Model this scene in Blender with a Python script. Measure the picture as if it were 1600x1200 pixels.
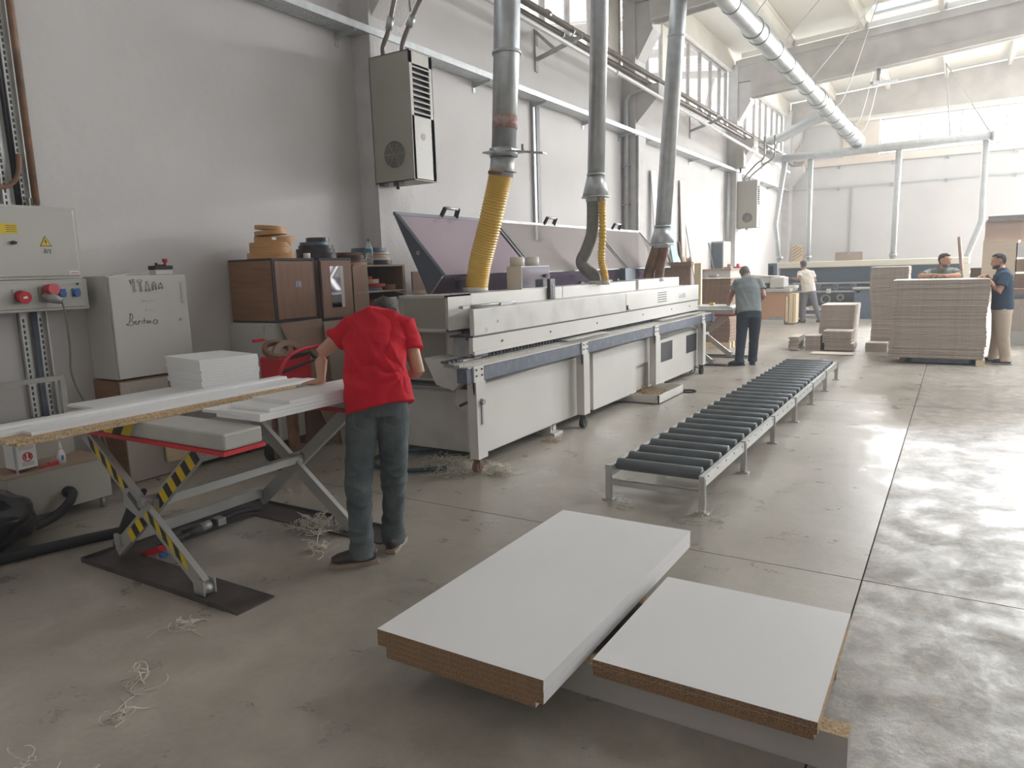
import bpy, bmesh, math, random
from mathutils import Vector, Matrix, noise
random.seed(7)
for o in list(bpy.data.objects): bpy.data.objects.remove(o)
SC = bpy.context.scene
COL = SC.collection
# ------------------------------------------------------------------ camera
cam = bpy.data.cameras.new('camera'); camo = bpy.data.objects.new('camera', cam); COL.objects.link(camo)
R_ = Vector((0.8511313, 0.52402491, -0.03119942)); D_ = Vector((0.05599548, -0.1497214, -0.98714133)); F_ = Vector((-0.52195787, 0.83843986, -0.1567756))
mw = Matrix(((R_.x, -D_.x, -F_.x, 0), (R_.y, -D_.y, -F_.y, 0), (R_.z, -D_.z, -F_.z, 1.7), (0, 0, 0, 1)))
camo.matrix_world = mw
cam.sensor_width = 36; cam.lens = 36 * 1120 / 1600; cam.clip_end = 200
SC.camera = camo
# ------------------------------------------------------------------ view, world, light
SC.view_settings.view_transform = 'Standard'; SC.view_settings.look = 'None'
SC.view_settings.gamma = 1; SC.view_settings.use_curve_mapping = False
SC.view_settings.exposure = 0.46
SC.cycles.max_bounces = 8; SC.cycles.diffuse_bounces = 4; SC.cycles.glossy_bounces = 3
SC.cycles.transparent_max_bounces = 12; SC.cycles.volume_bounces = 0
SC.cycles.sample_clamp_indirect = 6
SC.cycles.use_denoising = True
SC.cycles.use_light_tree = True
W = bpy.data.worlds.new('world'); SC.world = W; W.use_nodes = True
bg = W.node_tree.nodes['Background']; bg.inputs[0].default_value = (0.93, 0.96, 1.0, 1); bg.inputs[1].default_value = 2.4

def area(name, loc, size, direction, energy=0, portal=False, color=(1, 1, 1), spread=math.pi):
    l = bpy.data.lights.new(name, 'AREA'); l.shape = 'RECTANGLE'; l.size, l.size_y = size
    l.energy = energy; l.color = color; l.spread = spread
    if portal: l.cycles.is_portal = True
    o = bpy.data.objects.new(name, l); COL.objects.link(o); o.location = loc
    d = Vector(direction).normalized()
    z = -d; up = Vector((0, 0, 1)) if abs(z.z) < .99 else Vector((0, 1, 0))
    x = up.cross(z).normalized(); y = z.cross(x)
    o.rotation_euler = Matrix((x, y, z)).transposed().to_euler()
    return o
XR = 15.0; YF = 32.0; YB = -4.0; XW = -6.3
DAY = (1.0, 0.985, 0.96)
# daylight entering through the far window strip, the right-hand windows and doors (lamps stand outside the glass)
area('far_window_daylight', (5.6, YF + 1.2, 6.6), (17, 1.6), (-.10, -1, -.42), 8000, color=DAY)
area('right_window_daylight', (XR + 1.0, 22, 5.6), (19, 2.8), (-1, 0, -.35), 500, color=DAY)
area('far_door_daylight', (5.6, YF + 1.0, 2.6), (5.6, 4.8), (-.22, -1, -.06), 2000, color=DAY)
for px_, py_, sx_, sy_, dr in [(-6.5, 19.35, 7.6, 1.6, (1, 0, 0)), (-6.5, 27.6, 7.6, 1.6, (1, 0, 0)), (-6.5, 11.1, 7.4, 1.6, (1, 0, 0))]:
    area('window_portal', (px_, py_, 6.6), (sx_, sy_), dr, portal=True)

for sx_, sy_, w_, e_ in ((4.5, 11, 10, 4600), (6.4, 18.9, 9.6, 8200), (7.6, 27.5, 9.0, 4600)): area('added_rooflight_lamp', (sx_, sy_, 9.9), (w_, 2.2), (-.25, 0, -1), e_, color=DAY, spread=2.0)  # fill lamps added over the unseen mid-bay openings to light the floor from above
# ------------------------------------------------------------------ materials
MATS = {}
def rgb(c): return (c[0], c[1], c[2], 1)
def mat(name, col, rough=.5, metal=0., col2=None, scale=8., detail=4., lo=.35, hi=.65, bump=0., bscale=None, spec=.5, stretch=None, alpha=1., trans=0., coat=0.):
    if name in MATS: return MATS[name]
    m = bpy.data.materials.new(name); m.use_nodes = True; nt = m.node_tree; N = nt.nodes; L = nt.links
    b = N['Principled BSDF']; b.inputs['Base Color'].default_value = rgb(col); b.inputs['Roughness'].default_value = rough
    b.inputs['Metallic'].default_value = metal; b.inputs['Specular IOR Level'].default_value = spec
    b.inputs['Alpha'].default_value = alpha; b.inputs['Transmission Weight'].default_value = trans; b.inputs['Coat Weight'].default_value = coat
    tc = N.new('ShaderNodeTexCoord'); mp = N.new('ShaderNodeMapping'); L.new(tc.outputs['Object'], mp.inputs[0])
    if stretch: mp.inputs['Scale'].default_value = stretch
    if col2 is not None:
        n = N.new('ShaderNodeTexNoise'); n.inputs['Scale'].default_value = scale; n.inputs['Detail'].default_value = detail
        L.new(mp.outputs[0], n.inputs['Vector'])
        r = N.new('ShaderNodeValToRGB'); r.color_ramp.elements[0].position = lo; r.color_ramp.elements[1].position = hi
        r.color_ramp.elements[0].color = rgb(col); r.color_ramp.elements[1].color = rgb(col2)
        L.new(n.outputs['Fac'], r.inputs[0]); L.new(r.outputs[0], b.inputs['Base Color'])
    if bump:
        n2 = N.new('ShaderNodeTexNoise'); n2.inputs['Scale'].default_value = bscale or scale * 4; n2.inputs['Detail'].default_value = 5
        L.new(mp.outputs[0], n2.inputs['Vector']); bp = N.new('ShaderNodeBump'); bp.inputs['Strength'].default_value = bump; bp.inputs['Distance'].default_value = .01
        L.new(n2.outputs['Fac'], bp.inputs['Height']); L.new(bp.outputs[0], b.inputs['Normal'])
    MATS[name] = m; return m

def floor_mat(name='polished_concrete', worn=0.):
    m = bpy.data.materials.new(name); m.use_nodes = True; nt = m.node_tree; N = nt.nodes; L = nt.links
    b = N['Principled BSDF']; g = N.new('ShaderNodeNewGeometry')
    def nz(scale, detail=6, rough=.6, dist=0.):
        n = N.new('ShaderNodeTexNoise'); n.inputs['Scale'].default_value = scale; n.inputs['Detail'].default_value = detail
        n.inputs['Roughness'].default_value = rough; n.inputs['Distortion'].default_value = dist; L.new(g.outputs['Position'], n.inputs['Vector']); return n
    def ramp(src, a, ca, bb, cb):
        r = N.new('ShaderNodeValToRGB'); r.color_ramp.elements[0].position = a; r.color_ramp.elements[1].position = bb
        r.color_ramp.elements[0].color = rgb(ca); r.color_ramp.elements[1].color = rgb(cb); L.new(src, r.inputs[0]); return r
    def mix(kind, fac, A, B):
        x = N.new('ShaderNodeMix'); x.data_type = 'RGBA'; x.blend_type = kind
        if isinstance(fac, float): x.inputs[0].default_value = fac
        else: L.new(fac, x.inputs[0])
        L.new(A, x.inputs[6]); L.new(B, x.inputs[7]); return x.outputs[2]
    base = ramp(nz(.55, 5, .6, .6).outputs['Fac'], .33, (.30, .272, .224), .68, (.50, .462, .402))
    mid = ramp(nz(3.2 + 5 * worn, 9, .70, .5).outputs['Fac'], .35 + .05 * worn, (.72 - .14 * worn, .71 - .14 * worn, .70 - .14 * worn), .65 - .05 * worn, (1.06, 1.04, 1.02))
    c = mix('MULTIPLY', .75 + .2 * worn, base.outputs[0], mid.outputs[0])
    fine = ramp(nz(38, 6, .75).outputs['Fac'], .3 + .06 * worn, (.84 - .2 * worn, .83 - .2 * worn, .82 - .2 * worn), .7 - .06 * worn, (1.08, 1.08, 1.08))
    c = mix('MULTIPLY', .6, c, fine.outputs[0])
    st = ramp(nz(.9, 5, .6, .3).outputs['Fac'], .48, (0, 0, 0), .75, (1, 1, 1))
    red = N.new('ShaderNodeRGB'); red.outputs[0].default_value = (.36, .275, .22, 1)
    stf = N.new('ShaderNodeMath'); stf.operation = 'MULTIPLY'; stf.inputs[1].default_value = .28; L.new(st.outputs[0], stf.inputs[0])
    c = mix('MIX', stf.outputs[0], c, red.outputs[0])
    sp = ramp(nz(130, 1, .5).outputs['Fac'], .76, (0, 0, 0), .79, (1, 1, 1))
    dk = N.new('ShaderNodeRGB'); dk.outputs[0].default_value = (.14, .11, .09, 1)
    spf = N.new('ShaderNodeMath'); spf.operation = 'MULTIPLY'; spf.inputs[1].default_value = .3; L.new(sp.outputs[0], spf.inputs[0])
    c = mix('MIX', spf.outputs[0], c, dk.outputs[0])
    L.new(c, b.inputs['Base Color'])
    rr = N.new('ShaderNodeMapRange'); L.new(nz(3.2, 9, .72, .3).outputs['Fac'], rr.inputs[0]); rr.inputs[1].default_value = .38; rr.inputs[2].default_value = .62
    rr.inputs[3].default_value = .27 + .06 * worn; rr.inputs[4].default_value = .50 + .22 * worn; L.new(rr.outputs[0], b.inputs['Roughness'])
    b.inputs['Specular IOR Level'].default_value = .95
    b.inputs['Coat Weight'].default_value = .1; b.inputs['Coat Roughness'].default_value = .22
    bp = N.new('ShaderNodeBump'); bp.inputs['Strength'].default_value = .25 + .12 * worn; bp.inputs['Distance'].default_value = .004 + .002 * worn
    L.new(nz(14 + 16 * worn, 9, .75, .3).outputs['Fac'], bp.inputs['Height']); L.new(bp.outputs[0], b.inputs['Normal'])
    return m
def glass_mat(name, tint, op, rough=.05, rep=.08):
    m = bpy.data.materials.new(name); m.use_nodes = True; nt = m.node_tree; N = nt.nodes; L = nt.links
    N.remove(N['Principled BSDF']); out = N['Material Output']
    t = N.new('ShaderNodeBsdfTransparent'); t.inputs[0].default_value = rgb(tint)
    d = N.new('ShaderNodeBsdfDiffuse'); d.inputs[0].default_value = rgb([min(1, x * .8) for x in tint] if 'acrylic' in name else tint)
    gl = N.new('ShaderNodeBsdfGlossy'); gl.inputs['Roughness'].default_value = rough; gl.inputs[0].default_value = (.9, .9, .9, 1)
    a = N.new('ShaderNodeMixShader'); a.inputs[0].default_value = op; L.new(t.outputs[0], a.inputs[1]); L.new(d.outputs[0], a.inputs[2])
    c = N.new('ShaderNodeMixShader'); c.inputs[0].default_value = rep; L.new(a.outputs[0], c.inputs[1]); L.new(gl.outputs[0], c.inputs[2])
    L.new(c.outputs[0], out.inputs[0]); MATS[name] = m; return m
def wood_mat(name, a, b_, scale=3., stretch=(1, 1, 12), rough=.45):
    return mat(name, a, rough, col2=b_, scale=scale, detail=8, lo=.3, hi=.7, stretch=stretch)

M_floor = floor_mat(); M_floor2 = floor_mat('worn_concrete', 1.)
M_joint = mat('joint_filler', (.09, .075, .06), .9)
M_wall = mat('plaster_wall', (.61, .588, .58), .85, col2=(.67, .648, .638), scale=1.1, detail=8, lo=.3, hi=.7, bump=.35, bscale=9)
M_wallfar = mat('far_plaster', (.60, .585, .58), .85, col2=(.66, .645, .64), scale=.8, detail=7, bump=.2, bscale=9)
M_conc = mat('raw_concrete', (.50, .475, .44), .9, col2=(.60, .57, .53), scale=2.2, detail=9, bump=.5, bscale=14)
M_conc2 = mat('speckled_concrete', (.60, .58, .57), .9, col2=(.67, .65, .64), scale=4, detail=9, bump=.6, bscale=30)
M_roof = mat('cream_roof_sheet', (.80, .775, .70), .6, col2=(.84, .82, .755), scale=1.5, stretch=(1, 14, 1))
M_purlin = mat('purlin_concrete', (.74, .70, .62), .8, col2=(.80, .765, .69), scale=3)
M_warm = mat('warm_infill_panel', (.72, .63, .53), .8, col2=(.77, .69, .60), scale=2)
M_frame = mat('window_frame', (.36, .315, .28), .6, col2=(.44, .40, .37), scale=6)
M_glass = glass_mat('window_glass', (.96, .98, 1.0), .04, .05, .05)
M_galv = mat('galvanised_steel', (.46, .485, .50), .36, .8, col2=(.56, .585, .60), scale=9, detail=6)
M_galv2 = mat('dull_zinc', (.46, .48, .485), .5, .5, col2=(.54, .56, .565), scale=12)
M_steel = mat('grey_bracket_steel', (.33, .33, .33), .5, .5, col2=(.42, .42, .41), scale=10)
M_pipe_b = mat('brown_painted_pipe', (.20, .175, .16), .35, .5, col2=(.27, .235, .21), scale=6)
M_pipe_w = mat('pale_plastic_pipe', (.70, .70, .68), .4)
M_mach = mat('cream_machine_paint', (.64, .62, .575), .42, col2=(.69, .67, .625), scale=2.2, detail=8, lo=.3, hi=.6)
M_mach2 = mat('worn_cream_paint', (.57, .545, .505), .42, col2=(.66, .64, .60), scale=3.5, detail=10, lo=.35, hi=.55)
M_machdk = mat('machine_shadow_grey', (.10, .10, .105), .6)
M_grille = mat('beige_grille_paint', (.50, .475, .41), .5)
M_rail = mat('blue_grey_rail', (.105, .125, .165), .5, col2=(.17, .19, .23), scale=14, detail=8, lo=.45, hi=.75)
M_dark = mat('dark_plastic', (.035, .038, .045), .45)
M_black = mat('black_rubber', (.018, .018, .018), .6)
M_lidfr = mat('slate_lid_frame', (.075, .09, .115), .45)
M_acr = glass_mat('smoked_mauve_acrylic', (.58, .48, .55), .24, .12, .10)
M_acr2 = glass_mat('frosted_taupe_acrylic', (.52, .475, .46), .66, .3, .05)
M_acr3 = glass_mat('violet_acrylic', (.15, .12, .175), .45, .12, .10)
M_white = mat('white_laminate', (.77, .76, .75), .38, col2=(.80, .79, .78), scale=.9, spec=.45)
M_whitedge = mat('white_edge_band', (.80, .80, .795), .35)
M_chip = mat('chipboard_edge', (.16, .088, .045), .9, col2=(.40, .25, .14), scale=190, detail=8, lo=.38, hi=.62, stretch=(1, 1, 1.6), bump=.5, bscale=260)
M_chipl = mat('light_chipboard_edge', (.36, .24, .13), .9, col2=(.66, .50, .32), scale=110, detail=6, lo=.36, hi=.62, bump=.5, bscale=160)
M_chipf = mat('raw_board_edge_grey', (.41, .345, .295), .9, col2=(.50, .43, .37), scale=30, detail=6)
M_chipt = mat('raw_board_face', (.66, .59, .50), .75, col2=(.72, .66, .57), scale=8)
M_chipb = mat('brown_board_edge', (.25, .16, .115), .9, col2=(.34, .235, .17), scale=30)
M_roller = mat('grey_roller_pvc', (.115, .135, .145), .42, col2=(.15, .17, .18), scale=5)
M_alu = mat('aluminium_profile', (.55, .55, .53), .42, .6, col2=(.64, .64, .62), scale=8)
M_yel = mat('yellow_hose', (.74, .46, .075), .42, col2=(.82, .55, .13), scale=5)
M_hgrey = mat('grey_fabric_hose', (.20, .195, .175), .7, col2=(.26, .25, .225), scale=14)
M_hbrown = mat('brown_leather_hose', (.13, .07, .045), .6, col2=(.28, .15, .08), scale=7)
M_acbox = mat('beige_cabinet_paint', (.40, .375, .325), .5, col2=(.43, .41, .36), scale=1.5)
M_acfront = mat('pale_louvre_paint', (.62, .60, .55), .45)
M_panel = mat('grey_enamel', (.50, .49, .44), .42, col2=(.53, .52, .47), scale=1.2)
M_bluep = mat('blue_socket', (.03, .12, .36), .4)
M_redp = mat('red_socket', (.55, .03, .04), .4)
M_redpaint = mat('red_paint', (.55, .02, .03), .4)
M_yellow = mat('yellow_tape', (.72, .52, .02), .5)
M_tapeblk = mat('black_tape', (.03, .03, .03), .5)
M_lift = mat('grey_lift_paint', (.40, .395, .36), .45, col2=(.47, .46, .42), scale=4, detail=8)
M_arm = mat('grey_arm_paint', (.42, .415, .39), .42, .2)
M_plate = mat('rusty_base_plate', (.045, .036, .032), .45, col2=(.085, .068, .06), scale=7, detail=8)
M_walnut = wood_mat('walnut_laminate', (.23, .115, .055), (.33, .18, .095), 2.5, (1, 1.2, 9))
M_walnuth = wood_mat('walnut_laminate_front', (.25, .14, .085), (.33, .20, .125), 3, (8, 8, .8))
M_oak = wood_mat('brown_oak_laminate', (.27, .165, .105), (.33, .21, .14), 3, (6, 6, .8))
M_edgeblk = mat('dark_cabinet_edge', (.05, .042, .045), .5)
M_mdf = mat('pinkish_mdf', (.33, .235, .17), .6, col2=(.37, .27, .20), scale=2)
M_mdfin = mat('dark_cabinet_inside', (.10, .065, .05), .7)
M_offwhite = mat('off_white_laminate', (.60, .585, .54), .45, col2=(.62, .605, .565), scale=2)
M_skin = mat('skin_light', (.50, .27, .185), .55, col2=(.56, .32, .22), scale=9, spec=.4)
M_skin2 = mat('skin_tan', (.33, .16, .115), .55, col2=(.38, .19, .135), scale=9, spec=.4)
M_hair = mat('dark_hair', (.02, .016, .014), .6, col2=(.05, .04, .035), scale=120, bump=.8, bscale=160)
M_hairg = mat('greying_hair', (.11, .095, .085), .7, col2=(.20, .18, .165), scale=90)
M_redshirt = mat('red_cotton', (.52, .008, .022), .8, col2=(.58, .012, .028), scale=6, bump=.25, bscale=40, spec=.2)
M_greyshirt = mat('grey_cotton', (.21, .235, .235), .85, col2=(.25, .275, .275), scale=8, spec=.2)
M_whiteshirt = mat('cream_cotton', (.74, .69, .62), .85, spec=.2)
M_olive = mat('grey_green_polo', (.27, .31, .29), .85, spec=.2)
M_navy = mat('navy_polo', (.035, .065, .105), .8, spec=.2)
M_jeans = mat('washed_teal_denim', (.07, .085, .09), .85, col2=(.13, .155, .16), scale=7, detail=8, lo=.3, hi=.7, bump=.3, bscale=60, spec=.2)
M_trdark = mat('dark_blue_trousers', (.045, .058, .08), .85, spec=.2)
M_trgrey = mat('grey_work_trousers', (.17, .165, .185), .85, spec=.2)
M_khaki = mat('khaki_trousers', (.55, .46, .37), .85, spec=.2)
M_shoe = mat('dark_brown_clog', (.055, .043, .036), .6)
M_sole = mat('tan_sole', (.34, .27, .20), .7)
M_eye = mat('eye_dark', (.03, .02, .02), .2)
M_shav = mat('pale_edge_shavings', (.70, .64, .52), .7, col2=(.80, .77, .68), scale=20)
M_navycab = mat('slate_blue_cabinet', (.10, .135, .17), .5)
M_orangew = mat('orange_ply', (.50, .29, .16), .6, col2=(.56, .34, .20), scale=2)
M_lightw = mat('light_pine_edge', (.74, .58, .36), .6, col2=(.80, .66, .44), scale=4, stretch=(6, 6, 1))
M_ink = mat('marker_ink', (.05, .045, .045), .6)
M_inkl = mat('faded_pencil', (.40, .38, .355), .7)
M_paper = mat('paper_label', (.78, .77, .76), .6)

# ------------------------------------------------------------------ mesh builder
class MB:
    def __init__(s): s.v = []; s.f = []; s.m = []; s.sm = []
    def _add(s, vs, fs, m=0, smooth=False):
        b = len(s.v); s.v += [tuple(v) for v in vs]
        for f in fs: s.f.append(tuple(b + i for i in f)); s.m.append(m); s.sm.append(smooth)
        return s
    def box(s, x0, x1, y0, y1, z0, z1, m=0, fm=None):
        # face order: bottom, top, -y, +y, -x, +x
        vs = [(x, y, z) for z in (z0, z1) for y in (y0, y1) for x in (x0, x1)]
        fs = [(0, 2, 3, 1), (4, 5, 7, 6), (0, 1, 5, 4), (2, 6, 7, 3), (0, 4, 6, 2), (1, 3, 7, 5)]
        b = len(s.v); s.v += vs
        for i, f in enumerate(fs): s.f.append(tuple(b + k for k in f)); s.m.append(fm[i] if fm else m); s.sm.append(False)
        return s
    def rbox(s, x0, x1, y0, y1, z0, z1, r=.01, m=0):  # chamfered box
        r = min(r, abs(x1 - x0) / 2.01, abs(y1 - y0) / 2.01, abs(z1 - z0) / 2.01)
        bm = bmesh.new(); bmesh.ops.create_cube(bm, size=1)
        for v in bm.verts: v.co = Vector(((x0 + x1) / 2 + v.co.x * (x1 - x0), (y0 + y1) / 2 + v.co.y * (y1 - y0), (z0 + z1) / 2 + v.co.z * (z1 - z0)))
        bmesh.ops.bevel(bm, geom=bm.edges[:], offset=r, segments=2, profile=.5, affect='EDGES')
        bm.verts.index_update(); s._add([v.co[:] for v in bm.verts], [[v.index for v in f.verts] for f in bm.faces], m); bm.free(); return s
    def obox(s, a, b, w, h, up=(0, 0, 1), m=0):  # bar from a to b, width w across, height h along up
        a = Vector(a); b = Vector(b); d = (b - a).normalized(); up = Vector(up)
        side = d.cross(up); side = side.normalized() if side.length > 1e-4 else Vector((1, 0, 0)); u = side.cross(d).normalized()
        vs = []
        for p in (a, b):
            for i, j in ((-1, -1), (1, -1), (1, 1), (-1, 1)): vs.append(p + side * (w / 2 * i) + u * (h / 2 * j))
        return s._add(vs, [(0, 3, 2, 1), (4, 5, 6, 7), (0, 1, 5, 4), (1, 2, 6, 5), (2, 3, 7, 6), (3, 0, 4, 7)], m)
    def prism(s, pts, axis, a, b, m=0):  # polygon pts in the two other axes, extruded a..b along axis
        n = len(pts)
        def mk(p, t):
            if axis == 'y': return (p[0], t, p[1])
            if axis == 'x': return (t, p[0], p[1])
            return (p[0], p[1], t)
        vs = [mk(p, a) for p in pts] + [mk(p, b) for p in pts]
        fs = [tuple(range(n)), tuple(reversed(range(n, 2 * n)))] + [(i, i + n, (i + 1) % n + n, (i + 1) % n) for i in range(n)]
        return s._add(vs, fs, m)
    def tube(s, pts, r, n=12, m=0, caps=True, up=None, smooth=True):
        pts = [Vector(p) for p in pts]; k = len(pts); rs = r if isinstance(r, (list, tuple)) else [r] * k
        base = len(s.v); prev = None
        for i, p in enumerate(pts):
            t = (pts[min(i + 1, k - 1)] - pts[max(i - 1, 0)]).normalized()
            if prev is None:
                ref = Vector(up) if up else (Vector((0, 0, 1)) if abs(t.z) < .9 else Vector((0, 1, 0)))
            else: ref = prev
            sd = t.cross(ref)
            if sd.length < 1e-5: sd = t.cross(Vector((1, 0, 0)))
            sd.normalize(); uu = sd.cross(t).normalized(); prev = uu
            ri = rs[i]; ra, rb = (ri if isinstance(ri, (list, tuple)) else (ri, ri))
            for j in range(n):
                a = 2 * math.pi * j / n; s.v.append(tuple(p + sd * (ra * math.cos(a)) + uu * (rb * math.sin(a))))
        for i in range(k - 1):
            for j in range(n):
                a = base + i * n + j; b = base + i * n + (j + 1) % n
                s.f.append((a, b, b + n, a + n)); s.m.append(m); s.sm.append(smooth)
        if caps:
            s.f.append(tuple(reversed(range(base, base + n)))); s.m.append(m); s.sm.append(False)
            s.f.append(tuple(range(base + (k - 1) * n, base + k * n))); s.m.append(m); s.sm.append(False)
        return s
    def cyl(s, a, b, r, n=16, m=0, r2=None): return s.tube([a, b], [r, r if r2 is None else r2], n, m)
    def ring(s, c, ro, ri, h, n=36, m=0, axis='z', tilt=(0, 0)):  # flat annular coil
        base = len(s.v); c = Vector(c)
        R = Matrix.Rotation(tilt[0], 3, 'X') @ Matrix.Rotation(tilt[1], 3, 'Y')
        if axis == 'x': R = Matrix.Rotation(math.pi / 2, 3, 'Y')
        if axis == 'y': R = Matrix.Rotation(math.pi / 2, 3, 'X')
        for rad, z in ((ro, 0), (ro, h), (ri, h), (ri, 0)):
            for j in range(n):
                a = 2 * math.pi * j / n; s.v.append(tuple(c + R @ Vector((rad * math.cos(a), rad * math.sin(a), z))))
        for q in range(4):
            for j in range(n):
                a = base + q * n + j; b = base + q * n + (j + 1) % n; c2 = base + ((q + 1) % 4) * n
                s.f.append((a, b, c2 + (j + 1) % n, c2 + j)); s.m.append(m); s.sm.append(False)
        return s
    def sphere(s, c, r, n=12, m=0):
        c = Vector(c); r = Vector(r) if isinstance(r, (tuple, list)) else Vector((r, r, r)); vs = []; fs = []
        k = max(4, n // 2)
        for i in range(1, k):
            t = math.pi * i / k
            for j in range(n): a = 2 * math.pi * j / n; vs.append((c.x + r.x * math.sin(t) * math.cos(a), c.y + r.y * math.sin(t) * math.sin(a), c.z + r.z * math.cos(t)))
        vs.append((c.x, c.y, c.z + r.z)); vs.append((c.x, c.y, c.z - r.z)); T = len(vs) - 2; B = T + 1
        for i in range(k - 2):
            for j in range(n): fs.append((i * n + j, (i + 1) * n + j, (i + 1) * n + (j + 1) % n, i * n + (j + 1) % n))
        for j in range(n): fs.append((T, j, (j + 1) % n)); fs.append((B, (k - 2) * n + (j + 1) % n, (k - 2) * n + j))
        return s._add(vs, fs, m, True)
    def mesh(s, name, off=(0, 0, 0)):
        me = bpy.data.meshes.new(name); ox, oy, oz = off
        me.from_pydata([(x - ox, y - oy, z - oz) for x, y, z in s.v], [], s.f)
        me.polygons.foreach_set('material_index', s.m); me.polygons.foreach_set('use_smooth', s.sm); me.update(); return me

def wloc(o):
    v = Vector((0, 0, 0))
    while o is not None: v += Vector(o.location); o = o.parent
    return v
def link(name, me, mats, parent=None, loc=None):
    o = bpy.data.objects.new(name, me)
    if not isinstance(mats, (list, tuple)): mats = [mats]
    if not me.materials:
        for m in mats: me.materials.append(m)
    COL.objects.link(o)
    if parent is not None: o.parent = parent
    if loc is not None: o.location = loc
    return o
def obj(name, mb, mats, parent=None):  # world coordinates in, parented locally
    if parent is not None: return link(name, mb.mesh(name, wloc(parent)), mats, parent)
    xs = [v[0] for v in mb.v]; ys = [v[1] for v in mb.v]; zs = [v[2] for v in mb.v]
    c = ((min(xs) + max(xs)) / 2, (min(ys) + max(ys)) / 2, min(zs))
    return link(name, mb.mesh(name, c), mats, None, c)
def tag(o, label, cat, group=None):
    o['label'] = label; o['category'] = cat
    if group: o['group'] = group
    return o
def thing(name, label, cat, loc, group=None):
    o = bpy.data.objects.new(name, None); COL.objects.link(o); o.location = loc; o.empty_display_size = .1
    return tag(o, label, cat, group)
def struct(name, mb, mats, parent=None):
    o = obj(name, mb, mats, parent)
    if parent is None: o['kind'] = 'structure'
    return o
def copy_tree(o, parent=None):
    c = o.copy(); COL.objects.link(c)
    if parent is not None: c.parent = parent
    for ch in [x for x in bpy.data.objects if x.parent == o]: copy_tree(ch, c)
    return c
def arc(c, r, a0, a1, n, plane='xz', t=0):
    out = []
    for i in range(n + 1):
        a = a0 + (a1 - a0) * i / n; p, q = c[0] + r * math.cos(a), c[1] + r * math.sin(a)
        out.append({'xz': (p, t, q), 'yz': (t, p, q), 'xy': (p, q, t)}[plane])
    return out
def smooth_path(pts, n=6):  # Catmull-Rom
    P = [Vector(p) for p in pts]; P = [P[0] * 2 - P[1]] + P + [P[-1] * 2 - P[-2]]; out = []
    for i in range(1, len(P) - 2):
        for k in range(n):
            t = k / n; a, b, c, d = P[i - 1], P[i], P[i + 1], P[i + 2]
            out.append(.5 * ((2 * b) + (c - a) * t + (2 * a - 5 * b + 4 * c - d) * t * t + (3 * b - a - 3 * c + d) * t ** 3))
    out.append(P[-2]); return out
def text(s, size, loc, xdir, ydir, mt, parent, name='lettering', ext=.0006):
    cu = bpy.data.curves.new(name, 'FONT'); cu.body = s; cu.size = size; cu.extrude = ext; cu.resolution_u = 2
    o = bpy.data.objects.new(name, cu); COL.objects.link(o)
    bpy.context.view_layer.update(); dg = bpy.context.evaluated_depsgraph_get(); me = bpy.data.meshes.new_from_object(o.evaluated_get(dg))
    bpy.data.objects.remove(o)
    x = Vector(xdir).normalized(); y = Vector(ydir).normalized(); z = x.cross(y); L0 = Vector(loc) - (wloc(parent) if parent else Vector())
    for v in me.vertices: v.co = L0 + x * v.co.x + y * v.co.y + z * v.co.z
    me.materials.clear(); return link(name, me, mt, parent)

# ================================================================== SETTING
fl = struct('floor', MB().box(-6.6, XR, YB, YF + .3, -.2, -.014), M_joint)
xs_ = [-6.3, -5.35, -.35, 4.65, 9.65, XR]; ys_ = [YB, -1.3, 4.05, 9.38, 14.7, 20.0, 25.4, 30.7, YF]
for i in range(len(xs_) - 1):
    for j in range(len(ys_) - 1):
        obj('slab', MB().box(xs_[i] + .004, xs_[i + 1] - .004, ys_[j] + .004, ys_[j + 1] - .004, -.02, 0), M_floor2 if i >= 2 else M_floor, fl)

COLY = [(-1.45, -.8), (6.76, 7.4), (14.95, 15.55), (23.15, 23.8), (31.35, YF)]
wl = struct('wall_left', MB().box(XW - .25, XW, YB - .25, YF + .25, 0, 5.72), M_wall)
obj('coping', MB().box(XW - .27, XW + .03, YB - .25, YF, 5.72, 5.78), M_conc, wl)
struct('trim_1', MB().box(XW - .2, XW + .12, YB, YF, 7.45, 8.05), M_purlin)      # fascia beam over the clerestory
struct('wall_far', MB().box(XW, 2.7, YF, YF + .25, 0, 5.40).box(8.3, XR, YF, YF + .25, 0, 5.40).box(2.7, 8.3, YF, YF + .25, 4.9, 5.40), M_wallfar)
d3 = struct('door_3', MB().box(2.7, 2.8, YF - .03, YF + .28, 0, 4.9).box(8.2, 8.3, YF - .03, YF + .28, 0, 4.9).box(2.7, 8.3, YF - .03, YF + .28, 4.8, 4.9), M_galv2)
obj('roller_shutter_box', MB().rbox(2.6, 8.4, YF - .45, YF - .02, 4.9, 5.35, .05), M_galv2, d3)
tr = struct('trim_2', MB().box(XW + .1, XR, YF - .08, YF + .25, 5.40, 5.66), M_warm)
wr = MB().box(XR, XR + .25, YB, 8, 0, 4.2).box(XR, XR + .25, 13, 17, 0, 4.2).box(XR, XR + .25, 22, YF, 0, 4.2).box(XR, XR + .25, YB, 12, 4.2, 7.4).box(XR, XR + .25, YB, YF, 7.4, 9.6)
wr.box(XR, XR + .25, 8, 13, 4.1, 4.2).box(XR, XR + .25, 17, 22, 4.1, 4.2)
struct('wall_right', wr, M_wall)
struct('wall_back', MB().box(XW, XR, YB - .25, YB, 0, 9.6), M_wall)
for k, (a, b) in enumerate(((8, 13), (17, 22))):
    d = struct('door_%d' % (k + 1), MB().box(XR + .05, XR + .12, a, b, 0, 4.1), M_galv2)
    for q in range(8): obj('panel', MB().box(XR + .02, XR + .05, a + .03, b - .03, .03 + q * .51, .5 + q * .51), M_galv2, d)

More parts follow.
